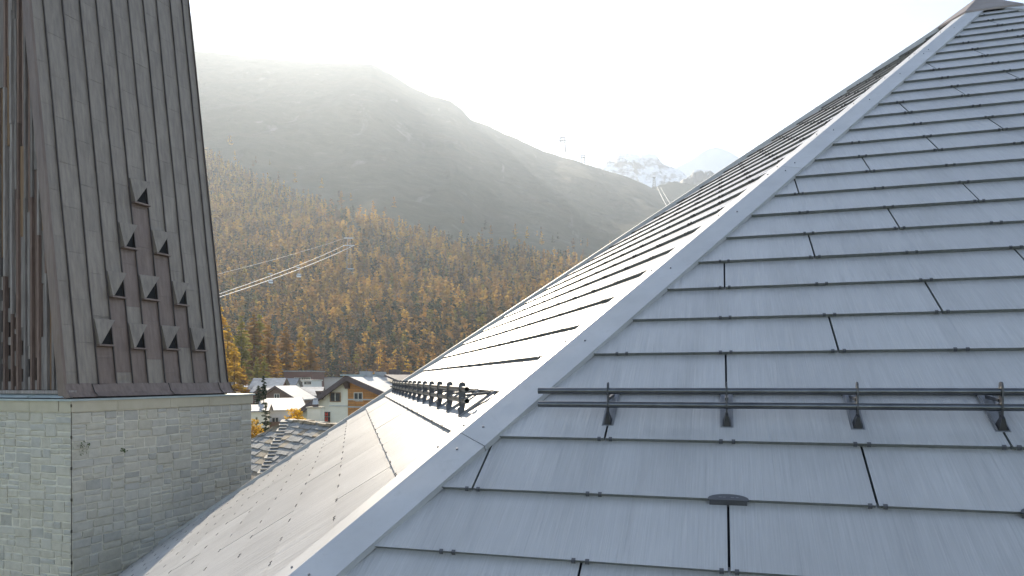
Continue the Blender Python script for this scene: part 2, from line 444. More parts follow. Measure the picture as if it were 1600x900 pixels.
# hip flashings
def hip_flashing(h, nA, nB, cuts, name='hip_flashing', wid=EDGE, ht=.062, lip=.04, top=HH):
    hd = h.normalized()
    # in-plane direction away from the hip on both faces
    def side(nrm, other):
        v = nrm.cross(hd).normalized()
        cen = (nA+nB).normalized()
        return v
    sa = nA.cross(hd).normalized(); sb = nB.cross(hd).normalized()
    if sa.dot(nB) > 0: sa = -sa
    if sb.dot(nA) > 0: sb = -sb
    W = wid*math.cos(math.atan(KF))
    for (l0, l1) in cuts:
        b = MB()
        prof = []
        for hgt in (0, -.004):
            ridge = Z1*(top+hgt)
            a1 = sa*W + nA*(ht+hgt); b1 = sb*W + nB*(ht+hgt)
            prof.append((a1, ridge, b1))
        (a1, r1, b1), (a0, r0, b0) = prof
        la = a1 - nA*lip; lb = b1 - nB*lip
        P0 = APEX + hd*(l0+.003); P1 = APEX + hd*(l1-.003)
        def strip(x, y, xi, yi):
            b.hexa([P0+xi, P1+xi, P1+yi, P0+yi, P0+x, P1+x, P1+y, P0+y])
        strip(a1, r1, a0, r0); strip(r1, b1, r0, b0)
        strip(la, a1, la+sa*-.003, a1-sa*.003-nA*.004); strip(b1, lb, b1-sb*.003-nB*.004, lb-sb*.003)
        fl = b.build(name, M['flash'], roof)
        n_s = max(2, int((l1-l0)/1.05))
        for i in range(n_s):
            for sv_, nn in ((sa, nA), (sb, nB)):
                for l in ([l0+.12] if i == 0 else [l0+(l1-l0)*i/n_s]) + ([l1-.12] if i == n_s-1 else []):
                    base = APEX + hd*l + sv_*W*.42*1.0 + Z1*top*.58 + nn*ht*.42
                    q = to_px(base)
                    if not q or not (-20 < q[0] < 1620 and -20 < q[1] < 920): continue
                    s_ = MB(); ax = hd.orthogonal().normalized()
                    up = (Z1*.4+nn).normalized()
                    s_.tube([base-up*.002, base+up*.006, base+up*.009], [.007,.007,.004], 8)
                    s_.build('screw', M['screw'], fl)
CS = 1/math.sqrt(1-(KF/math.hypot(1,KF))**2)      # hip length per metre of slope
cuts = [(.55, 3.28*CS)] + [((3.28+4.42*i)*CS, (3.28+4.42*(i+1))*CS) for i in range(4)]
cuts[-1] = (cuts[-1][0], -T_EAVE*CS-.05)
hip_flashing(HIPS[0], nF, nL, cuts)
n3 = (BASE[1]-APEX).cross(BASE[2]-APEX).normalized(); n3 = n3 if n3.z > 0 else -n3
L2 = (BASE[1]-APEX).length
hip_flashing(HIPS[1], nL, n3, [(.55, 4.4), (4.4, 9.2), (9.2, 14.), (14., L2-.05)], wid=EDGE*.9, ht=.095, lip=.08, top=.11)
n6 = (BASE[5]-APEX).cross(BASE[4]-APEX).normalized(); n6 = n6 if n6.z > 0 else -n6
hip_flashing(HIPS[5], nF, n6, cuts)
# apex cap and lightning rod
mb = MB(); ring = [APEX + h.normalized()*.95 + Z1*.105 for h in HIPS]; tip = APEX + Z1*.17
for k in range(6): mb.poly([tip, ring[k], ring[(k+1) % 6]])
for k in range(6): mb.poly([ring[k], ring[k]-Z1*.035, ring[(k+1) % 6]-Z1*.035, ring[(k+1) % 6]])
capo = mb.build('apex_cap', M['cap'], roof)
rod = empty('lightning_rod', tip, 'thin metal lightning rod on the peak of the church roof', 'lightning rod')
b = MB(); b.tube([tip-Z1*.03, tip+Z1*1.1], .018, 8); b.build('pole', M['rod'], rod)
b = MB(); b.tube([tip-Vector((.11,0,-.02)), tip+Vector((-.10,0,.3))], .014, 8); b.tube([tip+Vector((-.13,0,.12)), tip+Vector((.02,0,.12))], .02, 8)
b.build('clamp', M['rod'], rod)

# ------------------------------------------------------------------ snow guards
def snow_guard(c, u, n, s_list, s0, s1, label, kpos):
    O = APEX; tB = T0 + kpos*D - TA
    root = empty('snow_guard', APEX + c*((s0+s1)/2) + u*tB, label, 'snow guard', 'snow guards on the church roof')
    h1, h2, rr = .106, .188, .019
    hu = Vector((u.x, u.y, 0)).normalized()
    surf = LIFT*(1-(kpos-1)) + THK + .006       # glass surface height at that place
    for hh_ in (h1, h2):
        b = MB(); p0 = O+c*s0+u*tB+n*surf+Z1*hh_; p1 = O+c*s1+u*tB+n*surf+Z1*hh_
        d = (p1-p0).normalized()
        b.tube([p0, p1], rr, 16, cap=False)
        a_ = d.orthogonal().normalized(); b_ = d.cross(a_)
        for e_, dd in ((p0, d), (p1, -d)):
            b.tube([e_, e_+dd*.15], rr-.003, 16, cap=False); b.tube([e_+dd*.14, e_+dd*.15], rr-.0025, 16)
            for q in range(16):
                t0_, t1_ = 2*math.pi*q/16, 2*math.pi*(q+1)/16
                v0 = a_*math.cos(t0_)+b_*math.sin(t0_); v1 = a_*math.cos(t1_)+b_*math.sin(t1_)
                b.poly([e_+v0*rr, e_+v1*rr, e_+v1*(rr-.003), e_+v0*(rr-.003)])
        b.build('rail', M['rail'], root, smooth=True)
    for s in s_list:
        B = O + c*s + u*tB + n*surf
        br = MB(); th = .0035
        prof = [(-.004,.0),(.006,.0),(.016,.035),(.024,.08),(.026,.12),(.026,.222),(.020,.234),(.006,.240),(-.010,.238),(-.021,.230),(-.025,.216),(-.025,.10),(-.018,.05)]
        br.prism([B+hu*x+Z1*y-c*th for x, y in prof], [B+hu*x+Z1*y+c*th for x, y in prof])
        bo = br.build('bracket', M['bracket'], root)
        q = MB(); q.box(B, c, u, n, -.036, .036, -.035, .30, -.004, .002); q.box(B, c, u, n, -.028, -.025, -.03, .30, .002, .012); q.box(B, c, u, n, .025, .028, -.03, .30, .002, .012)
        q.build('base_plate', M['plate'], bo)
        q = MB(); q.prism([B+c*x+u*y+n*z for x, y, z in ((-.02,-.026,.0025),(.02,-.026,.0025),(.02,.03,.0025),(-.02,.03,.0025))], [B+c*x+u*y+n*z for x, y, z in ((-.007,.0,.06),(.007,.0,.06),(.007,.03,.06),(-.007,.03,.06))])
        q.build('foot', M['bracket'], bo)
        E0 = B+u*.27+n*.006; S0 = B+hu*.02+Z1*.15
        q = MB(); q.hexa([S0+c*-.009, S0+c*.009, S0+c*.009-Z1*.016, S0-c*.009-Z1*.016, E0-c*.009+n*.012, E0+c*.009+n*.012, E0+c*.009-u*.02, E0-c*.009-u*.02])
        q.build('brace', M['bracket'], bo)
        for hh_ in (h1, h2):
            q = MB(); p = B+Z1*hh_; q.tube([p-c*.006, p+c*.006], rr+.005, 14); q.build('collar', M['rail'], bo)
KG = 1.35
s_end = lambda k_, K: (T0+k_*D-TA)*K
rightend = -s_end(KG, KF)
snow_guard(cF, uF, nF, [S00-SA+m_*UNIT for m_ in range(-1, 10) if S00-SA+m_*UNIT < rightend-.3], S00-SA-UNIT-.43, rightend-.2,
           'two-rail dark steel snow guard across the near roof face, in the foreground', KG)
wl = s_end(KG, KL2); wr = -s_end(KG, KF)
nb = int((wr-wl-.9)/UNIT)
snow_guard(cL, uL, nL, [wr-.72-UNIT*i for i in range(nb)], wl+.25, wr-.50,
           'snow guard seen end-on on the bright left roof face, its brackets in a row', KG)

# ================================================================== BELL TOWER
TAZ = R(20.0)
tE = Vector((math.sin(TAZ), math.cos(TAZ), 0))        # along the wide right face, away from the camera
tI = Vector((-math.cos(TAZ), math.sin(TAZ), 0))       # into the tower, seen from the right face = along the left face
CT = at(111.5, 623, 14.0)                             # top of the coping at the near corner
TW = 5.22                                             # length of both faces
ZTOP = CT.z; GROUND_Z = -16.0
tower = empty('bell_tower', (CT.x, CT.y, GROUND_Z), 'bell tower with rubble stone base, green-brown copper cladding and weathered timber louvres', 'bell tower')
CAP_H = .215
zw = ZTOP - .05 - CAP_H                               # top of the masonry
core = Vector((CT.x, CT.y, 0)) + tE*.028 + tI*.028
mb = MB(); mb.box(core, tE, tI, Z1, 0, TW-.056, 0, TW-.056, GROUND_Z-1, zw)
swall = mb.build('stone_base', M['mortar'], tower)
def px_line(x):                                        # left silhouette of the church roof in the picture
    return 900 - (x-170)*.645
def rubble(x0, x1, z0, z1, out):
    """split a wall area into uneven stones: no course runs through"""
    w_, h_ = x1-x0, z1-z0
    if w_ <= random.uniform(.38,.62) and h_ <= random.uniform(.16,.30): out.append((x0, x1, z0, z1)); return
    if h_ > .30 and (w_ < 2.6 or random.random() < .35) and (h_ > w_*.55 or w_ < .5):
        k = z0 + h_*random.uniform(.38,.62); rubble(x0, x1, z0, k, out); rubble(x0, x1, k, z1, out)
    elif w_ > .45: k = x0 + w_*random.uniform(.36,.64); rubble(x0, k, z0, z1, out); rubble(k, x1, z0, z1, out)
    elif h_ > .20: k = z0 + h_*random.uniform(.38,.62); rubble(x0, x1, z0, k, out); rubble(x0, x1, k, z1, out)
    else: out.append((x0, x1, z0, z1))
def stones(o, ax, inw, a0, a1):
    """rubble on one face: o corner, ax along the face, inw into the wall"""
    z = zw - .008; cells = []
    rubble(a0, a1, 0, 4.6, cells)
    j = lambda s_=.014: random.uniform(-s_, s_)
    for (p0, p1, q0, q1) in cells:
        cp = to_px(o + ax*((p0+p1)/2) + Z1*(z-(q0+q1)/2))
        if not cp or cp[0] < -60 or cp[1] > 960: continue
        if cp[0] > 150 and cp[1] > px_line(cp[0]) + 40: continue
        gp = random.uniform(.008,.017); pr = random.uniform(.038,.064); b = MB()
        ring0 = [(p0+gp+j(.01), q0+gp+j(.01)), ((p0+p1)/2+j(.03), q0+gp+j(.009)), (p1-gp+j(.01), q0+gp+j(.01)), (p1-gp+j(.009),(q0+q1)/2+j(.02)), (p1-gp+j(.01), q1-gp+j(.01)), ((p0+p1)/2+j(.03), q1-gp+j(.009)), (p0+gp+j(.01), q1-gp+j(.01)), (p0+gp+j(.009),(q0+q1)/2+j(.02))]
        cx_, cz_ = (p0+p1)/2, (q0+q1)/2
        ring1 = [(cx_+(x_-cx_)*(1-.03/max(.05,(p1-p0))), cz_+(y_-cz_)*(1-.03/max(.05,(q1-q0)))) for x_, y_ in ring0]
        P = lambda x_, y_, d_: o + ax*x_ + Z1*(z-y_) - inw*d_
        v0 = [P(x_,y_,-.045) for x_,y_ in ring0]; v1 = [P(x_,y_,pr-.05+j(.004)) for x_,y_ in ring0]; bul = random.uniform(.006,.018); v2 = [P(x_,y_,pr-.05+bul+j(.0025)) for x_,y_ in ring1]
        ctr = P(cx_+j(.04), cz_+j(.02), pr-.05+bul+random.uniform(.0,.005))
        b.v = [tuple(q) for q in v0+v1+v2+[ctr]]
        for k in range(8):
            l = (k+1) % 8
            b.f += [(k,l,8+l,8+k), (8+k,8+l,16+l,16+k), (16+k,16+l,24)]; b.mi += [0,0,0]
        b.build('stone', M['stone'], swall)
O1 = Vector((CT.x, CT.y, 0)) + tE*.02 + tI*.02
stones(O1, tE, tI, .0, TW-.04)
stones(O1, tI, tE, .0, 2.9)
# coping stones with a metal sheet on top
for axis, other, lens in ((tE, tI, (1.05,1.4,1.2,TW-3.65)), (tI, tE, (1.15,1.2,TW-2.35))):
    a = 0
    for i, L_ in enumerate(lens):
        b = MB(); st = (.34 if axis is tI and i == 0 else 0)
        b.box(Vector((CT.x,CT.y,0))-other*.02, axis, other, Z1, a+st+.004-(.0 if i or axis is tI else .02), a+L_-.004, 0, .34, ZTOP-.05-CAP_H, ZTOP-.05)
        b.build('coping_stone', M['capstone'], tower); a += L_
b = MB(); b.box(Vector((CT.x,CT.y,0)), tE, tI, Z1, -.06, TW+.04, -.06, TW, ZTOP-.05, ZTOP-.012)
b.build('coping_sheet', M['lead'], tower)
# lightning conductor on the corner with its clips
cc = Vector((CT.x, CT.y, 0)) + (tE+tI)*-.012
b = MB(); b.tube([cc+Z1*(ZTOP-.06), cc+Z1*(ZTOP-4.6)], .007, 8); cond = b.build('conductor_wire', M['rust'], tower)
for i in range(7):
    b = MB(); p = cc+Z1*(ZTOP-.14-.62*i); b.tube([p+Z1*.03, p-Z1*.03], .016, 8); b.build('wire_clip', M['rust'], cond)
# moss tufts in the joints
for (x, y, r_) in ((129,696,.11), (190,704,.07), (126,707,.08)):
    p = at(x, y, 14.25); b = MB()
    for k in range(24):
        a = random.uniform(0, 6.28); q = p + tE*random.gauss(0, r_*.7) + Z1*random.gauss(0, r_*.35) - tI*.02
        q2 = q + tE*math.cos(a)*.035 + Z1*math.sin(a)*.03 - tI*.03; q3 = q + Z1*.035 - tI*random.uniform(0,.03)
        b.poly([q, q2, q3])
    b.build('moss_tuft', M['moss'], swall, kind='stuff')

# copper face: stands back from the masonry edge and leans inwards
BAT = .125                                            # inward lean per metre of height
B0 = Vector((CT.x, CT.y, ZTOP-.01)) + tI*.33 + tE*.17
cpr = at(352, 607, 19.0)
CW = 4.60                                             # width of the copper face
nrm_c = (-tI*1 + Z1*BAT).normalized() ; up_c = (Z1 + tI*BAT).normalized()
def cp(a, hgt, off=0): return B0 + tE*a + up_c*hgt + nrm_c*off
HC = 13.0
seams_px = [103, 122, 153, 181, 207, 231, 258, 282, 303, 325, 344, 355]
def a_of_px(x):                                        # where a sight line meets the foot of the copper face
    lo, hi = -.6, 8.
    for _ in range(40):
        mid = (lo+hi)/2
        if to_px(cp(mid, .25))[0] < x: lo = mid
        else: hi = mid
    return lo
SE = [a_of_px(x) for x in seams_px]; SE[0] = 0.; CWX = SE[-1]
mb = MB()
mb.prism([cp(.0,0,-.03), cp(CWX,0,-.03), cp(CWX,0,-.03)+tI*4.2, cp(0,0,-.03)+tI*4.2+tE*.7, cp(0,0,-.03)+tE*.7+tI*.05], [cp(.0,HC,-.03), cp(CWX,HC,-.03), cp(CWX,HC,-.03)+tI*2.6, cp(0,HC,-.03)+tI*2.6+tE*.7, cp(0,HC,-.03)+tE*.7+tI*.05])
shell = mb.build('copper_cladding', M['copper_dark'], tower)
vents_px = [(174,540,1),(223,545,1),(269,546,1),(313,548,1),(186,465,1),(237,469,1),(284,477,1),(203,389,1),(252,398,1),(217,319,1)]
def ah_of_px(x, y):
    d = at(x, y, 1.0); t = (B0-Vector((0,0,0))).dot(nrm_c)/d.dot(nrm_c); P = d*t - B0
    return P.dot(tE), P.dot(up_c)
VENTS = []; VK = [2,4,6,8,3,5,7,4,6,5]
for (x, y, _) in vents_px:
    a, hgt = ah_of_px(x, y)
    # settle into the strip it belongs to
    VENTS.append((VK[len(VENTS)], hgt))
VH, SILL = .55, 0.
for k in range(len(SE)-1):
    a0, a1 = SE[k]+.006, SE[k+1]-.006
    vs_ = sorted(h_ for kk, h_ in VENTS if kk == k)
    marks = [.30]; h_ = .30 + .25 + .31*((k*5) % 3)
    while h_ < HC: marks.append(h_); h_ += random.uniform(.86,1.0)
    marks.append(HC)
    solid = []
    for m0, m1 in zip(marks, marks[1:]):
        parts = [(m0, m1)]
        for v in vs_:
            nxt = []
            for (p, q) in parts:
                if v+VH <= p or v >= q: nxt.append((p, q)); continue
                if p < v-.03: nxt.append((p, v-.03))
                if q > v+VH: nxt.append((v+VH, q))
            parts = nxt
        solid += parts
    for (p, q) in solid:
        if q-p < .02: continue
        brown = any(v-.03 >= q-.01 and v-q < 1.05 for v in vs_)
        b = MB(); nx, nh = 3, 4; th = .006 + random.uniform(0,.004)
        V = [[cp(a0+(a1-a0)*i/nx, p+.002+(q-p-.004)*j_/nh, th + (random.uniform(-.004,.005) if 0 < j_ < nh else 0) + (.002 if j_ == 0 else 0)) for i in range(nx+1)] for j_ in range(nh+1)]
        for j_ in range(nh):
            for i in range(nx): b.poly([V[j_][i], V[j_][i+1], V[j_+1][i+1], V[j_+1][i]])
        lo = V[0]; b.poly([lo[i]-nrm_c*.012 for i in range(nx+1)] + [lo[i] for i in reversed(range(nx+1))])
        b.build('copper_sheet', M['copper_brown' if brown else 'copper'], shell)
    # standing seam at the right edge of every strip
    b = MB(); x = SE[k+1]; wv = [random.uniform(-.008,.008) for _ in range(12)]
    for j_ in range(11):
        h0, h1 = .28+(HC-.28)*j_/11, .28+(HC-.28)*(j_+1)/11
        b.hexa([cp(x-.009+wv[j_],h0,-.01), cp(x+.009+wv[j_],h0,-.01), cp(x+.009+wv[j_+1],h1,-.01), cp(x-.009+wv[j_+1],h1,-.01), cp(x-.009+wv[j_],h0,.042), cp(x+.009+wv[j_],h0,.042), cp(x+.009+wv[j_+1],h1,.042), cp(x-.009+wv[j_+1],h1,.042)])
    b.build('standing_seam', M['copper_dark'], shell)
# vents: little openings, each under a folded copper hood
for k, hgt in VENTS:
    a0, a1 = SE[k]+.035, SE[k+1]-.03; W_ = a1-a0
    b = MB()                                            # flat black sheet: the throat's shade given as colour
    b.poly([cp(a0,hgt,.004), cp(a1,hgt,.004), cp(a1,hgt+VH,.004), cp(a0,hgt+VH,.004)])
    vt = b.build('vent', M['dark'], shell)
    b = MB(); TL, TR, BL = cp(a0-.01,hgt+VH+.01,.012), cp(a1,hgt+VH,.03), cp(a0-.01,hgt,.012)
    TLo, TRo, BLo = cp(a0-.01,hgt+VH+.01,.05), cp(a1-.005,hgt+VH-.02,.20), cp(a0+.0,hgt+.0,.13)
    b.prism([TL, BL, cp(a0+.02,hgt+.01,.02), TR], [TLo, BLo, cp(a0+.045,hgt+.01,.13), TRo])
    b.build('hood', M['copper'], vt)
    b = MB(); b.box(cp(a0-.012,hgt,0), tE, up_c, nrm_c, 0, W_+.03, -.035, 0, .005, .13); b.build('sill', M['copper_brown'], vt)
# apron at the foot in lapped lengths
ap = [0, .62, 1.0, 2.62, 3.6, CWX+.05]; ap = [-.06, .55, 2.55, 4.15, CWX+.06]
for i in range(len(ap)-1):
    b = MB(); x0, x1 = ap[i]+.004, ap[i+1]-.004; n_ = 8
    top = [cp(x0+(x1-x0)*j_/n_, .30+random.uniform(-.012,.012), .03+random.uniform(0,.012)) for j_ in range(n_+1)]
    mid = [cp(x0+(x1-x0)*j_/n_, .12+random.uniform(-.01,.01), .075+random.uniform(0,.02)) for j_ in range(n_+1)]
    bot = [cp(x0+(x1-x0)*j_/n_, .012, .16+random.uniform(0,.01)) for j_ in range(n_+1)]
    for j_ in range(n_):
        b.poly([bot[j_],bot[j_+1],mid[j_+1],mid[j_]]); b.poly([mid[j_],mid[j_+1],top[j_+1],top[j_]])
    b.poly([top[-1], mid[-1], bot[-1], cp(x1,.012,-.02), cp(x1,.3,-.02)]); b.poly([cp(x0,.3,-.02), cp(x0,.012,-.02), bot[0], mid[0], top[0]])
    b.build('apron_sheet', M['copper_brown'], shell)
    b = MB(); b.tube([cp(x1+.004,.30,.045), cp(x1+.004,.12,.10), cp(x1+.012,.02,.185), cp(x1+.2,.006,.19)], .011, 6); b.build('apron_lap', M['copper_dark'], shell)
# corner strip of copper between the two faces
b = MB(); b.hexa([cp(-.05,.0,.02), cp(.0,.0,.03), cp(.0,.0,.03)+tI*.02, cp(-.05,.0,.02)+tI*.2, cp(-.05,HC,.02), cp(.0,HC,.03), cp(.0,HC,.03)+tI*.02, cp(-.05,HC,.02)+tI*.2])
b.build('corner_strip', M['copper_brown'], shell)

# timber louvre face on the left
louv = MB()
Bw = Vector((CT.x, CT.y, ZTOP-.01)) + tE*.26 + tI*.36       # foot of the timber face
louv.prism([Bw+tI*.02+tE*.34+Z1*.05, Bw+tI*3.2+tE*.34+Z1*.05, Bw+tI*3.2+tE*.34+Z1*HC, Bw+tI*(BAT*HC+.03)+tE*.34+Z1*HC], [Bw+tI*.02+tE*.36+Z1*.05, Bw+tI*3.2+tE*.36+Z1*.05, Bw+tI*3.2+tE*.36+Z1*HC, Bw+tI*(BAT*HC+.03)+tE*.36+Z1*HC])
lo_ = louv.build('dark_louvre_backing', M['dark'], tower)  # black sheet behind the boards, the unlit inside painted as colour
def tops(q): return min(HC, max(.0, (q+.02)/BAT))           # copper edge cuts the boards
q = .02; i = 0
wmats = ['wood_grey','wood_brown','wood_grey','wood_brown','wood_grey','wood_orange']
b = MB(); b.box(Bw, tI, tE, Z1, -.1, 3.2, -.10, .06, .10, .17); b.build('sill_beam', M['wood_grey'], lo_)
for x0 in (0.0, .98, 1.96):
    b = MB(); b.hexa([Bw+tI*(x0+.0)+tE*-.2+Z1*.02, Bw+tI*(x0+.92)+tE*-.2+Z1*.02, Bw+tI*(x0+.95)+tE*.02+Z1*.02, Bw+tI*(x0-.05)+tE*.02+Z1*.02, Bw+tI*(x0+.05)+tE*-.16+Z1*.05, Bw+tI*(x0+.9)+tE*-.16+Z1*.05, Bw+tI*(x0+.95)+tE*.0+Z1*.11, Bw+tI*(x0-.05)+tE*.0+Z1*.11])
    b.build('foot_flashing', M['lead'], lo_)
while q < 3.1:
    zt = tops(q)
    # proud batten
    if zt > .4:
        z0 = .18
        while z0 < zt-.05:
            z1 = min(zt, z0+random.choice((1.6,2.4,3.2,4.)))
            b = MB(); d_ = random.uniform(-.02,.012)
            b.box(Bw, tI, tE, Z1, q, q+.055, -.05+d_, .03, z0, z1-.006); b.build('batten', M[random.choice(wmats[:4])], lo_); z0 = z1
    q2 = q+.06; zt = tops(q2)
    if zt > .35:
        hole_top = max(0, (q2-.62)*2.1) if q2 > .6 else 0
        z0 = .18; blk = True
        while z0 < min(hole_top, zt):
            L_ = random.uniform(.16,.34) if blk else random.uniform(.22,.5)
            if random.random() < .25 and blk: L_ *= .4
            if blk:
                b = MB(); b.box(Bw, tI, tE, Z1, q2, q2+.135, .0, .055, z0, min(z0+L_, zt)); b.build('infill_block', M['wood_grey'], lo_)
            z0 += L_; blk = not blk
        while z0 < zt-.03:
            z1 = min(zt, z0+random.choice((1.1,1.9,2.8,3.6)))
            split = random.random() < .6
            for (c0, c1) in (((0,.066),(.070,.135)) if split else ((0,.135),)):
                b = MB(); d_ = random.uniform(-.03,.03); b.box(Bw, tI, tE, Z1, q2+c0, q2+c1, .0+d_, .05+d_, z0, z1-.005)
                b.build('board', M[random.choice(wmats)], lo_)
            z0 = z1
    q += .2

# ================================================================== GROUND, MOUNTAINS
def fbm(x, y, z=0., oct_=5, H_=1.0, lac=2.1): return noise.fractal(Vector((x,y,z)), H_, lac, oct_)
RIDGE = [(-1400,260),(-600,150),(-200,90),(0,74),(200,74),(285,78),(330,80),(400,88),(480,95),(560,98),(582,99),(610,113),(640,133),(672,148),(705,157),(722,170),(737,186),(765,197),(800,213),(850,236),(900,251),(940,264),(985,278),(1012,290),(1040,305),(1070,330),(1110,362),(1180,395),(1300,440),(1500,480),(1800,520),(2600,560)]
def lerp_pts(pts, x):
    if x <= pts[0][0]: return pts[0][1]
    for (a, b), (c, d) in zip(pts, pts[1:]):
        if x <= c: return b+(d-b)*(x-a)/(c-a)
    return pts[-1][1]
Y_FOOT, Y_RIDGE = 300., 2400.
VG = GROUND_Z - 6
def ridge_z(xp): return (591.3-lerp_pts(RIDGE, xp))/F*Y_RIDGE
def terrain(xp, v):
    """xp: bearing as picture column, v: 0 foot .. 1 crest .. 1.35 behind"""
    Y = Y_FOOT + (Y_RIDGE-Y_FOOT)*v
    X = (xp-800)/F*Y
    zr = ridge_z(xp)
    if v <= 1:
        p = v**1.25
        z = VG + (zr-VG)*p
        am = min(1, v*3)*(1-v**6)
        z += am*(24*fbm(X*.0026+3, Y*.002, 1.3) + 24*fbm(X*.006+9, Y*.0012, 4.1, 3)) + am*4*fbm(X*.02, Y*.02, 7., 4)
        z += (1-am)*v*3.0*fbm(X*.02, Y*.02, 2., 4)
    else:
        z = zr - (v-1)*1200
    return Vector((X, Y, z))
xs = np.concatenate([np.linspace(-1400, 150, 40), np.linspace(165, 1250, 210), np.linspace(1290, 2600, 30)])
vv = np.concatenate([np.linspace(0, 1, 130), [1.02, 1.1, 1.35]])
V = np.array([terrain(x, v) for v in vv for x in xs]); nx_ = len(xs)
idx = np.arange((len(vv)-1)*nx_).reshape(len(vv)-1, nx_)[:, :-1].ravel()
def hill_mat():
    mt = material('mountainside', (.1,.1,.06), .95, 0, .1); q = N(mt)
    v = q.coord((1,1,1)); big = q.noise(v, .006, 9, .62, .3); fine = q.noise(v, .035, 8, .7)
    c = q.ramp(big, [(.3, (.065,.075,.052)), (.5, (.09,.095,.068)), (.68, (.12,.108,.075)), (.8, (.16,.155,.14))])
    c = q.mix(.5, c, q.ramp(fine, [(.3, (.045,.055,.038)), (.6, (.10,.097,.068)), (.78, (.2,.195,.18))]))
    st = q.noise(q.coord((1.6,.35,.35)), .012, 6, .6, .6)
    c = q.mix(q.ramp(st, [(.62, g(0)), (.70, g(.55))]), c, (.20,.19,.175))
    q.color(c); q.bump(q.noise(v, .05, 9, .7), .8, 6.); return mt
mountain = np_mesh('mountainside', V, np.c_[idx, idx+1, idx+1+nx_, idx+nx_], hill_mat(), smooth=True)
tag(mountain, kind='structure')

def range_mesh(name, pts, Y0, Y1, zfoot, mat, rough, seed, nxs=200, nv=70, x0=None, x1=None, rf=.0015, crest=0.0):
    xs_ = np.linspace(x0 if x0 is not None else pts[0][0], x1 if x1 is not None else pts[-1][0], nxs); Vs = []
    vvs = np.concatenate([np.linspace(0,1,nv), [1.05,1.3]])
    for v in vvs:
        for x in xs_:
            Y = Y0+(Y1-Y0)*v; X = (x-800)/F*Y; zr = (591.3-lerp_pts(pts, x))/F*Y1
            if v <= 1:
                z = zfoot+(zr-zfoot)*(v**1.1); am = (1-v**5)*min(1,v*4)
                z += am*rough*(fbm(X*rf+seed, Y*rf*.8, seed, 6, .8)+.5*abs(fbm(X*rf*3+seed, Y*rf, seed+2, 5, .7))) + crest*(1-am)*fbm(X*rf*8, 3.3, seed, 5, .7)
            else: z = zr-(v-1)*(zr-zfoot)*1.5
            Vs.append((X, Y, z))
    n2 = len(xs_); id2 = np.arange((len(vvs)-1)*n2).reshape(len(vvs)-1, n2)[:, :-1].ravel()
    o = np_mesh(name, np.array(Vs), np.c_[id2, id2+1, id2+1+n2, id2+n2], mat, smooth=True)
    return tag(o, kind='structure')
def snow_mat(name, sc_, lo, hi, rock, snow=(.74,.77,.81)):
    mt = material(name, (.8,.82,.85), .7, 0, .2); q = N(mt); v = q.coord((1,1,1))
    nz = q.noise(q.coord((1,1,2.2)), sc_, 9, .68, .4)
    geo = q.n('NewGeometry'); sp = q.n('SeparateXYZ'); q.l(geo.outputs['Normal'], sp.inputs[0])
    m_ = q.n('Math', operation='MULTIPLY_ADD'); q.l(sp.outputs[2], m_.inputs[0]); m_.inputs[1].default_value = -.55; q.l(nz, m_.inputs[2])
    q.color(q.ramp(m_.outputs[0], [(lo, snow), (hi, rock)])); q.bump(nz, .6, 20.); return mt
range_mesh('snowy_peak', [(820,300),(900,275),(935,259),(955,247),(969,238),(985,239),(1000,240),(1018,241),(1027,245),(1036,254),(1048,260),(1062,266),(1090,282),(1140,300),(1300,330)], 2900, 3400, 560, snow_mat('snow_rock', .0042, .12, .24, (.09,.09,.095), (.62,.655,.71)), 85, 3.1, 220, 80, rf=.004, crest=9)
range_mesh('snow_dome', [(960,300),(1040,268),(1060,261),(1080,251),(1096,240),(1104,235),(1118,231),(1130,233),(1145,240),(1160,250),(1200,275),(1300,310),(1500,330)], 3500, 4000, 640, snow_mat('dome_snow_shaded', .003, .26, .36, (.2,.21,.23), (.46,.50,.57)), 45, 8.4, 200, 70, rf=.003)  # snow darkened to blue-grey: its backlit shade is put into the colour
range_mesh('rocky_shoulder', [(990,320),(1040,300),(1060,288),(1075,276),(1085,268),(1098,265),(1110,267),(1125,276),(1150,284),(1250,310)], 2600, 2800, 520, snow_mat('shoulder_rock', .008, -.02, .12, (.09,.09,.09), (.55,.58,.62)), 70, 5.2, 140, 50, rf=.006, crest=14)
range_mesh('brown_hill', [(960,330),(1010,297),(1035,288),(1055,284),(1080,288),(1110,293),(1150,300),(1300,330),(1500,345)], 2450, 2600, 380, hill_mat(), 30, 1.7, 120, 40, rf=.006, crest=6)
range_mesh('snowy_crag', [(-500,60),(-100,30),(100,10),(200,0),(255,2),(290,16),(312,32),(322,58),(340,50),(356,64),(372,82),(400,100),(480,140),(600,200)], 2700, 2950, 700, snow_mat('crag_rock', .006, .05, .2, (.22,.22,.23)), 120, 6.6, 220, 80, rf=.005, crest=30)

gm = mottled('ground_grass', (.06,.07,.03), (.11,.10,.055), .05, .95, 0, .4, .6, spec=.1)
mb = MB(); mb.poly([(-7900,-3900,VG-.5),(7900,-3900,VG-.5),(7900,5430,VG-.5),(-7900,5430,VG-.5)]); gnd = mb.build('ground', gm); tag(gnd, kind='structure')
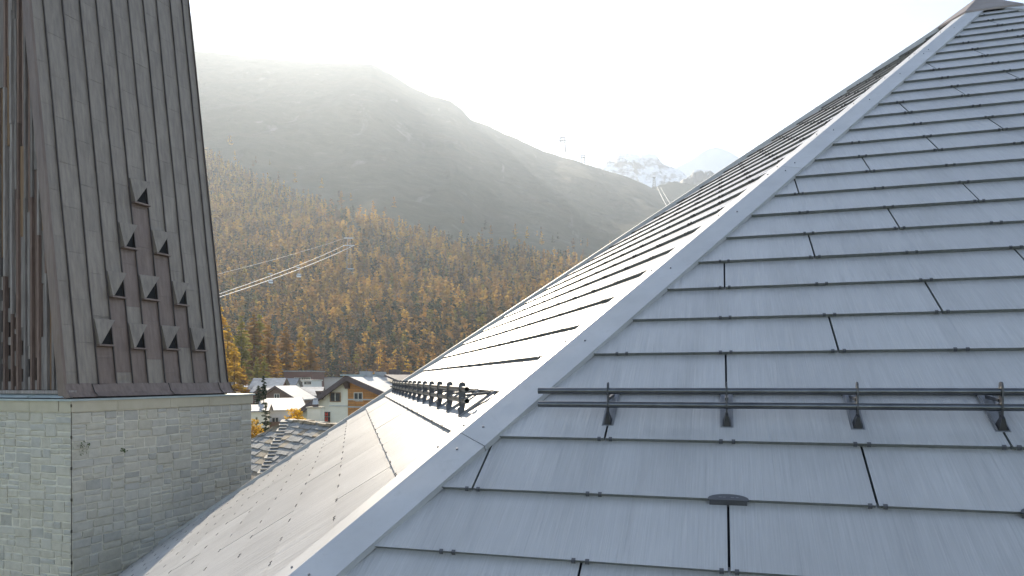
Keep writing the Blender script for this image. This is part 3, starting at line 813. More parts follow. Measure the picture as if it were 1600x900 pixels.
# terrace the church and the near houses stand on
xs2 = np.linspace(-130, 60, 60); ys2 = np.linspace(-40, 330, 90)
Vg = np.array([(x, y, (GROUND_Z-.6 if y < 150 else GROUND_Z-.6+(VG+.2-GROUND_Z+.6)*min(1,(y-150)/150)) + .35*fbm(x*.03,y*.03)) for y in ys2 for x in xs2]); n2 = len(xs2)
id2 = np.arange((len(ys2)-1)*n2).reshape(len(ys2)-1, n2)[:, :-1].ravel()
tag(np_mesh('village_terrace', Vg, np.c_[id2, id2+1, id2+1+n2, id2+n2], gm, smooth=True), kind='structure')
mb = MB(); mb.poly([(-60,60,GROUND_Z-.1),(-18,46,GROUND_Z-.1),(-12,52,GROUND_Z-.1),(-55,68,GROUND_Z-.1)]); tag(mb.build('village_lane', M['asphalt']), kind='structure')

# ================================================================== VILLAGE
def house_frame(p, yaw):
    ax = Vector((math.cos(yaw), math.sin(yaw), 0)); ay = Vector((-math.sin(yaw), math.cos(yaw), 0)); return Vector(p), ax, ay
def window(o, ax, nrm, x, z, w_, h_, parent, frame='window_frame', proud=.04, cross=True, mull=1):
    b = MB(); fw = .09*min(1, w_)
    P = lambda a, c, d: o+ax*a+Z1*c+nrm*d
    def bar(a0, a1, c0, c1, d0=-.01, d1=proud): b.hexa([P(a0,c0,d0),P(a1,c0,d0),P(a1,c0,d1),P(a0,c0,d1),P(a0,c1,d0),P(a1,c1,d0),P(a1,c1,d1),P(a0,c1,d1)])
    bar(x-w_/2, x-w_/2+fw, z, z+h_); bar(x+w_/2-fw, x+w_/2, z, z+h_); bar(x-w_/2+fw, x+w_/2-fw, z, z+fw); bar(x-w_/2+fw, x+w_/2-fw, z+h_-fw, z+h_)
    f = b.build('window', M[frame], parent)
    b = MB(); b.poly([P(x-w_/2+fw,z+fw,.006),P(x+w_/2-fw,z+fw,.006),P(x+w_/2-fw,z+h_-fw,.006),P(x-w_/2+fw,z+h_-fw,.006)]); b.build('pane', M['glass'], f)
    if cross:
        b = MB()
        for m_ in range(mull):
            xx = x-w_/2+w_*(m_+1)/(mull+1); b.hexa([P(xx-.045,z+fw,.006),P(xx+.045,z+fw,.006),P(xx+.045,z+fw,.05),P(xx-.045,z+fw,.05),P(xx-.045,z+h_-fw,.006),P(xx+.045,z+h_-fw,.006),P(xx+.045,z+h_-fw,.05),P(xx-.045,z+h_-fw,.05)])
        b.build('glazing_bar', M['window_frame'], f)
    return f
def gable_house(name, label, cat, p, yaw, L, W, wall_h, roof_h, wall, roofm, over=.7, gable=None, wins_front=(), wins_side=(), thick=.28, group=None, balc=(), trim='brown_trim'):
    """ridge along local x (length L), gables at x=+-L/2; p = foot centre"""
    O, ax, ay = house_frame(p, yaw); root = empty(name, O, label, cat, group)
    q = lambda x, y, z: O+ax*x+ay*y+Z1*z
    b = MB(); b.hexa([q(-L/2,-W/2,0),q(L/2,-W/2,0),q(L/2,W/2,0),q(-L/2,W/2,0),q(-L/2,-W/2,wall_h),q(L/2,-W/2,wall_h),q(L/2,W/2,wall_h),q(-L/2,W/2,wall_h)])
    wl_ = b.build('wall', M[wall], root)
    for s in (-1, 1):
        b = MB(); b.prism([q(s*L/2-.15*s,-W/2,wall_h-.003),q(s*L/2-.15*s,W/2,wall_h-.003),q(s*L/2-.15*s,0,wall_h+roof_h)], [q(s*L/2+.004*s,-W/2,wall_h-.003),q(s*L/2+.004*s,W/2,wall_h-.003),q(s*L/2+.004*s,0,wall_h+roof_h)])
        b.build('gable_wall', M[gable or wall], root)
    sl = roof_h/(W/2)
    for s in (-1, 1):
        b = MB(); yb = s*(W/2+over); zb = wall_h-over*sl
        b.hexa([q(-L/2-over,0,wall_h+roof_h),q(L/2+over,0,wall_h+roof_h),q(L/2+over,yb,zb),q(-L/2-over,yb,zb),q(-L/2-over,0,wall_h+roof_h+thick),q(L/2+over,0,wall_h+roof_h+thick),q(L/2+over,yb,zb+thick),q(-L/2-over,yb,zb+thick)])
        b.build('roof_slope', M[roofm], root)
        for e in (-1, 1):
            b = MB(); xx = e*(L/2+over); x2 = xx+e*.06
            b.hexa([q(xx+e*.003,0,wall_h+roof_h-.1),q(x2,0,wall_h+roof_h-.1),q(x2,yb,zb-.1),q(xx+e*.003,yb,zb-.1),q(xx+e*.003,0,wall_h+roof_h+thick+.03),q(x2,0,wall_h+roof_h+thick+.03),q(x2,yb,zb+thick+.03),q(xx+e*.003,yb,zb+thick+.03)])
            b.build('bargeboard', M[trim], root)
    for (x, z, w_, h_) in wins_front: window(O-ax*L/2-ax*.006, -ay, -ax, x, z, w_, h_, root)
    for (x, z, w_, h_) in wins_side: window(O-ay*W/2, ax, -ay, x, z, w_, h_, root)
    for (z, x0, x1, side) in balc:
        b = MB()
        if side == 'f': o_, a_, n_ = O-ax*L/2, -ay, -ax
        else: o_, a_, n_ = O-ay*W/2, ax, -ay
        b.box(o_+n_*.003, a_, n_, Z1, x0, x1, 0, 1.2, z-.15, z); bo = b.build('balcony', M['plaster_grey'], root)
        b = MB(); b.box(o_, a_, n_, Z1, x0, x1, 1.14, 1.2, z+.05, z+.95); b.box(o_, a_, n_, Z1, x0, x0+.06, .004, 1.13, z+.05, z+.95); b.build('railing', M['wood_brown'], bo)
    return root, q
def foot(x, y, Y, z=None):
    p = at(x, y, Y); return p
# --- hotel
HY = 80.
pk = at(541, 586.5, HY)
hyaw = R(70)                                       # ridge runs to the right and away
hax = Vector((math.cos(hyaw), math.sin(hyaw), 0))
HL = 18.; AL, AR, SL, SR = -8.3, 9.6, .62, .385            # half widths and pitches of the uneven gable
hb = pk + hax*(HL/2+.9); hz = GROUND_Z-.6; wallh = pk.z-.3-hz; HW, HR = AR*2, AR*SR
hotel = empty('hotel', (hb.x, hb.y, hz), 'cream hotel with brown bargeboards and an orange timber-clad half gable', 'hotel')
ha = Vector((math.sin(hyaw), -math.cos(hyaw), 0)); hqz = lambda x, a, z: Vector((hb.x, hb.y, hz))+hax*x+ha*a+Z1*z
zL, zR = wallh+AL*SL, wallh-AR*SR
b = MB(); prof = [(AL,0),(AR,0),(AR,zR),(0,wallh),(AL,zL)]
b.prism([hqz(-HL/2,a,z) for a, z in prof], [hqz(HL/2,a,z) for a, z in prof]); b.build('wall', M['plaster'], hotel)
for sg, A_, S_ in ((-1, AL, SL), (1, AR, SR)):
    e_ = A_+sg*.9; ze = wallh-abs(e_)*S_
    b = MB(); b.hexa([hqz(-HL/2-.9,0,wallh+.003),hqz(HL/2+.9,0,wallh+.003),hqz(HL/2+.9,e_,ze+.003),hqz(-HL/2-.9,e_,ze+.003),hqz(-HL/2-.9,0,wallh+.3),hqz(HL/2+.9,0,wallh+.3),hqz(HL/2+.9,e_,ze+.3),hqz(-HL/2-.9,e_,ze+.3)])
    b.build('roof_slope', M['brown_roof' if sg < 0 else 'pale_roof'], hotel)
    b = MB(); x0 = -HL/2-.903; x1 = x0-.07
    b.hexa([hqz(x1,0,wallh-.3),hqz(x0,0,wallh-.3),hqz(x0,e_,ze-.3),hqz(x1,e_,ze-.3),hqz(x1,0,wallh+.33),hqz(x0,0,wallh+.33),hqz(x0,e_,ze+.33),hqz(x1,e_,ze+.33)]); b.build('bargeboard', M['brown_trim'], hotel)
b = MB(); b.hexa([hqz(-3.5,1.2,wallh+.2),hqz(HL/2+.5,1.2,wallh+.2),hqz(HL/2+.5,8.5,wallh-2.6),hqz(-3.5,8.5,wallh-2.6),hqz(-3.5,1.2,wallh+.42),hqz(HL/2+.5,1.2,wallh+.42),hqz(HL/2+.5,8.5,wallh-2.35),hqz(-3.5,8.5,wallh-2.35)]); b.build('roof_field', M['brown_roof'], hotel)
fo = Vector((hb.x, hb.y, hz)) - hax*(HL/2+.01); fa = Vector((math.sin(hyaw), -math.cos(hyaw), 0)); fn = -hax
def h_ah(x, y):                                    # place on the gable wall met by a sight line
    d = at(x, y, 1.0); t = fo.dot(fn)/d.dot(fn); P = d*t; return (P-fo).dot(fa), P.z-hz
# timber half of the gable: boards
xL, _ = h_ah(544, 610); top_z = lambda a: wallh-abs(a)*SR
b = MB(); 
z = wallh-9; i = 0
clad = MB(); clad.poly([fo+fa*xL+fn*.02+Z1*(wallh-9), fo+fa*AR+fn*.02+Z1*(wallh-9), fo+fa*AR+fn*.02+Z1*zR, fo+fa*xL+fn*.02+Z1*top_z(xL)])
cladding = clad.build('timber_cladding', M['brown_trim'], hotel)
while z < wallh:
    z1 = z+.3; b = MB()
    r0 = AR if z1 < zR else max(xL, (wallh-z1)/SR)
    if r0 - xL > .25:
        b.box(fo, fa, fn, Z1, xL, r0-.03, .022, .07, z+.012, z1-.012); b.build('cladding_board', M['orange_clad'], cladding)
    z = z1
for (x, y, x2, y2, fr) in ((516,613,533,628,'window_wood'), (553.5,613,567.5,627,'window_frame')):
    a0, z1 = h_ah(x, y); a1, z0 = h_ah(x2, y2)
    window(fo+Z1*hz*0+fn*.075, fa, fn, (a0+a1)/2, z0, a1-a0, z1-z0, hotel, fr)
for (x, y0, y1) in ((555,626,690), (568.5,606,690)):
    a, z0 = h_ah(x, y1); _, z1 = h_ah(x, y0); b = MB(); b.box(fo, fa, fn, Z1, a-.07, a+.07, .071, .12, z0, z1); b.build('timber_post', M['orange_clad'], hotel)
for y in (624, 635.5):
    a0, z0 = h_ah(545, y); b = MB(); b.box(fo, fa, fn, Z1, a0, HW/2-.1, .121, .22, z0-.08, z0+.06); b.build('timber_rail', M['pale_roof'], hotel)
a0, z0 = h_ah(515, 634); a1, _ = h_ah(543, 634); b = MB(); b.box(fo, fa, fn, Z1, a0, a1, 0, .1, z0-.06, z0+.06); b.build('string_course', M['plaster_grey'], hotel)
for x, y in ((503,612), (544,595)):
    a, z0 = h_ah(x, y); b = MB(); b.hexa([fo+fa*(a-.25)+Z1*(z0-.9), fo+fa*(a+.25)+Z1*(z0-.9), fo+fa*(a+.25)+fn*.3+Z1*(z0-.9), fo+fa*(a-.25)+fn*.3+Z1*(z0-.9), fo+fa*(a-.3)+Z1*(z0+.1), fo+fa*(a+.3)+Z1*(z0+.1), fo+fa*(a+.3)+fn*.9+Z1*(z0+.1), fo+fa*(a-.3)+fn*.9+Z1*(z0+.1)])
    b.build('roof_bracket', M['brown_trim'], hotel)
# things on the hotel ridge
for i, (d_, w_, h_) in enumerate(((4.2,1.3,.5), (7.5,1.1,.45), (11.,1.2,.8), (14.,.5,.5))):
    b = MB(); p = pk+hax*d_; b.box(p, hax, fa, Z1, -w_/2, w_/2, -.5, .5, -.4, h_); b.build('roof_vent', M['snow_roof' if i < 2 else 'brown_trim'], hotel)
b = MB(); b.box(pk+hax*0, hax, fa, Z1, -.9, 18.5, -.22, .22, -.05, .10); b.build('ridge_sheet', M['lead'], hotel)
# sign: upright blocks with red letters
_d = at(512.5, 643.5, 1.); s0 = _d*(fo.dot(fn)/_d.dot(fn)) + fn*.16; sx = fa; sy = fn
sign = empty('hotel_sign', s0, 'upright black hotel sign with red letters on the cream wall', 'sign')
LET = {'H': ['X.X','X.X','XXX','X.X','X.X'], 'O': ['XXX','X.X','X.X','X.X','XXX'], 'T': ['XXX','.X.','.X.','.X.','.X.'], 'E': ['XXX','X..','XX.','X..','XXX'], 'L': ['X..','X..','X..','X..','XXX']}
px_m = s0.y/F
for i, ch in enumerate('HOTEL'):
    o_ = s0 - Z1*(8.0*px_m)*i - Z1*3.6*px_m
    b = MB(); b.box(o_, sx, sy, Z1, -3.9*px_m, 3.9*px_m, -.12, .12, -3.7*px_m, 3.7*px_m); bl = b.build('sign_block', M['sign_black'], sign)
    b = MB(); u_ = 1.02*px_m
    for r_, row in enumerate(LET[ch]):
        for c_, x in enumerate(row):
            if x == 'X': b.box(o_, sx, sy, Z1, (c_-1.5)*1.5*u_, (c_-.5)*1.5*u_, .122, .16, (1.5-r_)*u_*1.15, (2.5-r_)*u_*1.15)
    b.build('letter', M['sign_red'], bl)
# plaster chimney in front of the hotel wall
ch0 = at(493, 640, 70.); cw = 1.05
chim = empty('chimney_stack', (ch0.x, ch0.y, GROUND_Z-.5), 'cream plaster chimney with a round pale metal cowl before the hotel wall', 'chimney')
b = MB(); b.box((ch0.x,ch0.y,0), Vector((1,0,0)), Vector((0,1,0)), Z1, -cw*.62, cw*.62, -.6, .6, GROUND_Z-.5, at(493,637.5,70).z); b.build('stack', M['plaster'], chim)
b = MB(); b.box((ch0.x,ch0.y,0), Vector((1,0,0)), Vector((0,1,0)), Z1, -cw*.72, cw*.72, -.7, .7, at(493,637.5,70).z+.002, at(493,636,70).z+.03); b.build('cap_slab', M['capstone'], chim)
def lathe(name, o, prof, mat, parent, seg=18):
    b = MB()
    for (r0, z0), (r1, z1) in zip(prof, prof[1:]):
        for k in range(seg):
            a0, a1 = 2*math.pi*k/seg, 2*math.pi*(k+1)/seg
            b.poly([o+Vector((r0*math.cos(a0), r0*math.sin(a0), z0)), o+Vector((r0*math.cos(a1), r0*math.sin(a1), z0)), o+Vector((r1*math.cos(a1), r1*math.sin(a1), z1)), o+Vector((r1*math.cos(a0), r1*math.sin(a0), z1))])
    return b.build(name, mat, parent, smooth=True)
co = Vector((ch0.x, ch0.y, at(493,636,70).z+.03))
lathe('cowl_base', co, [(.28,0),(.30,.1),(.33,.22),(.30,.24),(.01,.24)], M['brown_trim'], chim)
lathe('cowl_drum', co, [(.30,.245),(.27,.5),(.22,.66),(.01,.66)], M['steel'], chim)
lathe('cowl_hat', co, [(.01,.70),(.24,.70),(.24,.75),(.12,.88),(.01,.92)], M['snow_roof'], chim)

# --- other houses
def gz(Y): return GROUND_Z-.6 if Y < 150 else GROUND_Z-.6+(VG+.2-GROUND_Z+.6)*min(1, (Y-150)/150)
def house_at(name, label, x, y_eave, Y, yaw, L, W, roof_h, wall, roofm, **kw):
    p = at(x, y_eave, Y); z0 = gz(Y)-.4
    return gable_house(name, label, 'house', (p.x, p.y, z0), yaw, L, W, p.z-z0, roof_h, wall, roofm, **kw)
def wrow(z, xs_, w_=1.1, h_=1.2): return [(x, z, w_, h_) for x in xs_]
Yh = 175; hgt = at(420,604,Yh).z-gz(Yh)
house_at('chalet', 'chalet with bright snow-dusted roof and dark brown gable at the forest edge', 422, 604.5, Yh, R(4), 6.6, 7.6, 2.0, 'plaster_white', 'snow_roof', gable='redwall', thick=.2,
         wins_side=wrow(hgt-1.9, (-2.2,0,2.2), .9,1.1)+wrow(hgt-4.6, (-2.2,0,2.2), .9,1.1), wins_front=wrow(hgt-2, (-1.6,1.6), .9, 1.1), trim='redwall')
Yh = 230; 
def block(name, label, x0, x1, y0, y1, Y, depth, mat, roofm, rows, cols, ww=.9, wh=1.1, fr='window_frame', group=None, edge=.35):
    a = at(x0, y0, Y); b_ = at(x1, y0, Y); z0 = min(at(x0, y1, Y).z, gz(Y)-.5) if y1 > 0 else gz(Y); W_ = b_.x-a.x; H_ = a.z-z0
    O = Vector(((a.x+b_.x)/2, Y+depth/2, z0)); root = empty(name, O, label, 'building', group)
    b = MB(); b.box(O, Vector((1,0,0)), Vector((0,1,0)), Z1, -W_/2, W_/2, -depth/2, depth/2, 0, H_); b.build('wall', M[mat], root)
    b = MB(); b.box(O, Vector((1,0,0)), Vector((0,1,0)), Z1, -W_/2-edge, W_/2+edge, -depth/2-edge, depth/2+edge, H_+.003, H_+.4); b.build('flat_roof', M[roofm], root)
    for r_ in rows:
        zz = at(x0, r_, Y).z-z0
        for c_ in cols: window(O-Vector((0,depth/2,0)), Vector((1,0,0)), Vector((0,-1,0)), -W_/2+W_*c_, zz-wh/2, ww, wh, root, fr, cross=False)
    return root
block('lift_station', 'reddish brown flat-topped building standing highest behind the village', 444, 487, 581, 604, 240, 16, 'redwall', 'grey_roof', (592.5,), (.45,.55,.68,.78,.88), 1.6, 1.2)
block('apartment_block', 'low white block with two rows of dark windows below the reddish brown building', 453.5, 486, 595.5, 640, 215, 12, 'plaster_white', 'pale_roof', (598.5,607), (.12,.22,.32,.42,.52,.74,.84,.93), 1.0, .95)
block('garage_hall', 'long grey hall with a plain flat roof left of the hotel gable', 486.5, 531, 591, 640, 262, 16, 'plaster_grey', 'grey_roof', (), ())
block('stone_hut', 'small pale grey hut at the left foot of the reddish brown building', 427, 437, 578, 640, 262, 7, 'plaster_grey', 'pale_roof', (584,), (.35,.7), 1.1, 1.2)
house_at('annex_house', 'grey-roofed annex with a window band between the chalet and the white block', 446, 604.5, 205, R(2), 6.5, 8., 2.3, 'plaster_white', 'grey_roof', thick=.2, wins_side=wrow(17.2-3, (-2,0,2), 1.,1.))
house_at('low_chalet', 'small dark-gabled chalet with white roof beside the conifers', 420, 619, 132, R(75), 5., 4.4, 1.4, 'redwall', 'snow_roof', thick=.16, over=.4, wins_front=wrow(12.3, (-.8,.8), .7,.8))
house_at('white_roofed_shed', 'narrow shed with a bright white roof above the dark chalet gable', 418, 611.5, 145, R(0), 4.8, 4., 1.0, 'plaster_white', 'snow_roof', thick=.16, over=.4)
house_at('gabled_cottage', 'dark gabled cottage with one attic window and grey eaves', 447, 622, 125, R(80), 6.5, 7.0, 2.0, 'wood_brown', 'pale_roof', thick=.2, over=.6, wins_front=wrow(13.3, (0,), 1.0,1.2)+wrow(10.8,(-1.6,1.6),.9,1.1))
house_at('pale_roof_house', 'house with a bright pale roof tucked behind the hotel eaves', 476, 617, 140, R(8), 6.5, 6., 1.4, 'plaster_grey', 'snow_roof', thick=.18, over=.5)
Yh = 100; hh_ = at(437,639,Yh).z-gz(Yh)
house_at('balcony_house', 'white house with stacked dark balconies and a pale grey roof', 438, 638.5, Yh, R(28), 5.2, 6.0, 1.35, 'plaster_white', 'pale_roof', thick=.16, over=.45,
         wins_side=[(x, hh_-dz, .9, 1.3) for dz in (1.9,4.3,6.7) for x in (-1.2,1.2)], balc=[(hh_-2.1,-2.2,2.4,'s'), (hh_-4.5,-2.2,2.4,'s'), (hh_-6.9,-2.2,2.4,'s')])
house_at('beige_cottage', 'beige cottage with pale roof just right of the stone tower', 398, 641, 92, R(12), 3.2, 3.6, .6, 'plaster', 'snow_roof', thick=.14, over=.4, wins_side=wrow(9.4,(-.6,.6),.7,.9))
house_at('brown_chalet', 'brown timber chalet at the forest edge just beside the copper cladding', 364, 606, 190, R(70), 6., 5., 1.8, 'redwall', 'snow_roof', thick=.18)

# --- stone slab roof between tower and hotel
SA_ = at(452, 657, 35.0)
slab_house = empty('slab_roof_house', (SA_.x, SA_.y-4, GROUND_Z-.6), 'low house with a rough stone slab roof between the tower and the hotel', 'house')
dC = Vector((.62,-7,-3.4)); dL = Vector((-6.6,.6,-3.4)); dR = Vector((.64,-.75,0)).normalized()
eC = SA_+dC; eL = SA_+dL; eR = SA_+dR*9; eRC = eC+dR*9
b = MB(); b.poly([SA_-Z1*.12, eL-Z1*.12, eC-Z1*.12]); b.poly([SA_-Z1*.12, eC-Z1*.12, eRC-Z1*.12, eR-Z1*.12]); b.poly([SA_-Z1*.12, eR-Z1*.12, eR+Vector((-5,6,-3.4)), eL+Vector((0,6,0))]); b.poly([SA_-Z1*.12, eL+Vector((0,6,0)), eL-Z1*.12])
sroof = b.build('roof', M['dark'], slab_house)
b = MB()
ring = [eL+Vector((.8,-.1,.25)), eC+Vector((0,.9,.25)), eRC+Vector((-.3,.6,.2)), eR+Vector((-1,1,-3.2)), eL+Vector((.8,5,.2))]
zb_ = GROUND_Z-.6
b.prism([Vector((p.x,p.y,zb_)) for p in ring], [Vector((p.x,p.y,eC.z+.2)) for p in ring]); b.build('wall', M['plaster_grey'], slab_house)
def slabs(o, hx, up, poly, hx0, hx1, depth, label):
    nn = hx.cross(up).normalized(); nn = nn if nn.z > 0 else -nn; nrow = int(depth/.42)
    for r_ in range(nrow+1):
        t = -.42*r_ - .42; x = hx0 - random.uniform(0,.4)
        while x < hx1:
            wd = random.uniform(.45,.85); pts = [(x+.01,t-.06),(x+wd-.01,t-.06),(x+wd-.01,t+.46),(x+.01,t+.46)]
            ed = []
            for i in range(len(poly)):
                a, c = poly[i], poly[(i+1) % len(poly)]; ed.append((a[0],a[1],-(c[1]-a[1]),c[0]-a[0]))
            pl = clip(pts, ed); x0_ = x; x += wd
            if len(pl) < 3: continue
            ar = abs(sum(pl[i][0]*pl[(i+1)%len(pl)][1]-pl[(i+1)%len(pl)][0]*pl[i][1] for i in range(len(pl))))/2
            if ar < .02: continue
            cpx = to_px(o+hx*(x0_+wd/2)+up*t)
            if not cpx or not (330 < cpx[0] < 620) or cpx[1] > px_line(cpx[0])+45: continue
            lift = random.uniform(.03,.075); tl = random.uniform(-.012,.012)
            jj = [(random.uniform(-.025,.025), random.uniform(-.035,.035)) for _ in pl]
            f = lambda p, j_: o+hx*(p[0]+j_[0])+up*(p[1]+j_[1])+nn*(lift*(1-(p[1]-t)/.46)+tl*(p[0]-x0_))
            bot = [f(p, j_) for p, j_ in zip(pl, jj)]
            if (bot[1]-bot[0]).cross(bot[2]-bot[0]).dot(nn) < 0: bot.reverse()
            b = MB(); b.prism(bot, [q_+nn*.045 for q_ in bot]); b.build('roof_slab', M['slab'] if random.random() < .86 else M['lichen_slab'], sroof)
def plane_uv(o, p, q_):
    n_ = (p-o).cross(q_-o).normalized(); n_ = n_ if n_.z > 0 else -n_
    hx = Z1.cross(n_).normalized(); up = n_.cross(hx).normalized()
    if up.z < 0: up = -up
    return hx, up
hx, up = plane_uv(SA_, eL, eC); P2 = lambda p: ((p-SA_).dot(hx), (p-SA_).dot(up))
tri = [P2(SA_), P2(eL), P2(eC)]
def ccw(t): 
    s = sum(t[i][0]*t[(i+1)%len(t)][1]-t[(i+1)%len(t)][0]*t[i][1] for i in range(len(t))); return t if s > 0 else t[::-1]
slabs(SA_, hx, up, ccw(tri), min(p[0] for p in tri), max(p[0] for p in tri), -min(p[1] for p in tri), '')
hx, up = plane_uv(SA_, eR, eC); tri = [P2(SA_), P2(eC), P2(eRC), P2(eR)]
slabs(SA_, hx, up, ccw(tri), min(p[0] for p in tri), max(p[0] for p in tri), -min(p[1] for p in tri), '')
dCn = dC.normalized(); sidev = dCn.cross(Z1).normalized(); hn = sidev.cross(dCn).normalized()
for i in range(22):                                  # lapped slabs along the hip
    o_ = SA_ + dCn*(.3*i); b = MB(); ww = random.uniform(.26,.36); j = random.uniform(-.05,.05)
    b.hexa([o_+sidev*(-ww+j)+hn*.02, o_+dCn*.42+sidev*(-ww+j)+hn*.11, o_+dCn*.42+sidev*(ww+j)+hn*.11, o_+sidev*(ww+j)+hn*.02, o_+sidev*(-ww+j)+hn*.07, o_+dCn*.42+sidev*(-ww+j)+hn*.165, o_+dCn*.42+sidev*(ww+j)+hn*.165, o_+sidev*(ww+j)+hn*.07])
    b.build('hip_slab', M['slab'], sroof)
for (base, dirv, n_) in ((SA_, dL.normalized(), 14), (SA_, dR, 20)):   # rough edge slabs along the crest lines
    sd_ = dirv.cross(Z1).normalized(); up_ = sd_.cross(dirv).normalized()
    for i in range(n_):
        o_ = base + dirv*(.42*i); ww = random.uniform(.16,.26); b = MB(); hh2 = random.uniform(.05,.11); j = random.uniform(-.05,.05)
        b.hexa([o_+sd_*(-ww+j)-up_*.04, o_+dirv*.4+sd_*(-ww+j)-up_*.04, o_+dirv*.4+sd_*(ww+j)-up_*.04, o_+sd_*(ww+j)-up_*.04, o_+sd_*(-ww+j)+up_*hh2, o_+dirv*.4+sd_*(-ww+j)+up_*(hh2+random.uniform(-.03,.03)), o_+dirv*.4+sd_*(ww+j)+up_*hh2, o_+sd_*(ww+j)+up_*hh2])
        b.build('edge_slab', M['lichen_slab' if random.random() < .7 else 'slab'], sroof)

# ================================================================== TREES
def crown_mesh(nleaf, hgt, rad, size, seed, prof=.85, droop=.3, low=.06, limbs=60, spread=.16):
    """leaf clumps strung along drooping limbs of uneven length, so that gaps stay between them; returns V,F"""
    r = np.random.default_rng(seed); V = []; Fc = []
    hs = np.sort(low + (1-low)*r.random(limbs)**1.15); L = rad*np.maximum(1-hs, .02)**prof*r.uniform(.55, 1.2, limbs)*np.where(hs < low+.08, .75, 1.)
    az = np.arange(limbs)*2.39996 + r.normal(0, .3, limbs); wt = (L+.15*rad)/np.sum(L+.15*rad)
    ids = r.choice(limbs, nleaf, p=wt)
    for i in ids:
        k = r.random()**.7; rr = L[i]*k; a = az[i] + r.normal(0, .10/max(.25, k))
        c = np.array((math.cos(a)*rr, math.sin(a)*rr, hs[i]*hgt - rr*droop + .12*rr*k)) + r.normal(0, spread*(.25*rad+.5*L[i])*.5, 3)*np.array((1,1,.6))
        s = size*(.55+.9*r.random())*(1-.4*hs[i])
        d = np.array((math.cos(a), math.sin(a), r.normal(-.2,.4))) + r.normal(0,.25,3); d /= np.linalg.norm(d)
        e = np.cross(d, r.normal(0,1,3)); e /= np.linalg.norm(e)
        V += [c-d*s*.6-e*s*.3, c+d*s*.9, c-d*s*.4+e*s*.55]; n0 = len(V); Fc.append((n0-3, n0-2, n0-1))
    return np.array(V), np.array(Fc)
def trunk_mesh(hgt, r0):
    b = MB(); b.tube([(0,0,-1.5),(0,0,hgt*.4),(0,0,hgt*.97)], [r0, r0*.65, r0*.12], 7)
    for k in range(8):
        z = hgt*(.2+.09*k); a = k*2.4; L_ = hgt*.13*(1-k/11)
        b.tube([(0,0,z),(math.cos(a)*L_, math.sin(a)*L_, z-L_*.1)], [r0*.25, r0*.06], 5)
    return np.array(b.v), b.f
def mesh_from(name, V, Fc, mat):
    me = bpy.data.meshes.new(name); me.from_pydata([tuple(v) for v in V], [], [tuple(f) for f in Fc]); me.materials.append(mat); return me
def plant(name, crown_me, trunk_me, p, sc_, label, cat, group=None, rz=None, mat=None, wide=1.):
    root = empty(name, p, label, cat, group); root.rotation_euler = (0, 0, random.uniform(0,6.28) if rz is None else rz); root.scale = (sc_*wide, sc_*wide, sc_)
    for nm, me in (('crown', crown_me), ('trunk', trunk_me)):
        o = bpy.data.objects.new(nm, me); COL.objects.link(o); o.parent = root
        if nm == 'crown' and mat is not None:
            o.material_slots[0].link = 'OBJECT'; o.material_slots[0].material = mat
    return root
tm = mesh_from('trunk', *trunk_mesh(10., .16), M['bark'])
tm_bush = mesh_from('trunk', *trunk_mesh(2.2, .07), M['bark'])
near_cr = [mesh_from('crown', *crown_mesh(5200, 10., 2.2, .27, s, prof=.72, limbs=75), M['larch_gold']) for s in (1,2,3)]
slim_cr = [mesh_from('crown', *crown_mesh(5000, 10., 1.15, .26, s, prof=.55, low=.0, limbs=110, spread=.4), M['thuja']) for s in (7,8)]
bush_cr = [mesh_from('crown', *crown_mesh(1500, 3.2, 1.5, .2, s, prof=.4, droop=-.1, low=.1, limbs=40, spread=.4), M['larch_gold']) for s in (11,12)]
# single larches by the forest edge: (x, y of tip, distance, height, colour, label)
NEAR = [(345,478,205,22,'larch_gold','tall golden larch rising behind the edge of the copper cladding'),
        (356,506,190,21,'larch_gold','bright yellow larch just right of the copper cladding, biggest in front'),
        (351,548,170,14,'larch_gold','golden larch low beside the foot of the copper cladding'),
        (366,538,180,15,'larch_gold','yellow larch leaning against the tallest one at the village edge'),
        (377,491,225,22,'larch_lime','lime-green larch standing right of the bright yellow group'),
        (397,489,250,24,'larch_orange','slender orange larch behind the lime-green larch'),
        (405,490,262,23,'larch_lime','olive larch shoulder to shoulder with the slender orange one'),
        (419,505,240,22,'larch_orange','broad orange larch above the snow-roofed chalet'),
        (447,509,265,21,'larch_orange','straight orange larch standing free on the dark slope'),
        (470,520,275,22,'larch_gold','crooked golden larch above the reddish brown building'),
        (485,525,270,20,'larch_orange','orange larch right of the crooked golden one'),
        (402,560,215,12,'larch_lime','small green-gold larch behind the snow-roofed chalet'),
        (413,557,212,12,'larch_lime','pointed yellow-green larch above the chalet ridge'),
        (434,553,255,10,'larch_gold','round golden larch left of the reddish brown building'),
        (380,570,185,11,'larch_orange','rusty young larch at the village edge near the brown chalet'),
        (495,580,285,6,'larch_gold','little yellow larch right of the reddish brown building')]
for i, (x, y, Y, hgt, mt, lab) in enumerate(NEAR):
    p = at(x, y, Y) - Z1*hgt; plant('larch_tree', near_cr[i % 3], tm, p, hgt/10, lab, 'larch', 'larches at the village edge', mat=M[mt], wide=random.uniform(.95,1.3))
for (x, y, Y, hgt, mt, wd, lab) in ((412,588,96,10.5,'spruce',.85,'thin dark conifer with a bare tip right of the stone tower'), (404,603,98,8.5,'spruce',1.1,'bushy dark green conifer beside the bare-tipped one'),
                                    (415.5,631,86,7.5,'thuja',1.25,'columnar green conifer before the white balcony house'), (401,652,84,5.5,'thuja',.9,'small green shrub low beside the tower edge')):
    p = at(x, y, Y) - Z1*hgt; plant('conifer', slim_cr[0 if mt == 'spruce' else 1], tm, p, hgt/10, lab, 'conifer', 'conifers in the village', mat=M[mt], wide=wd)
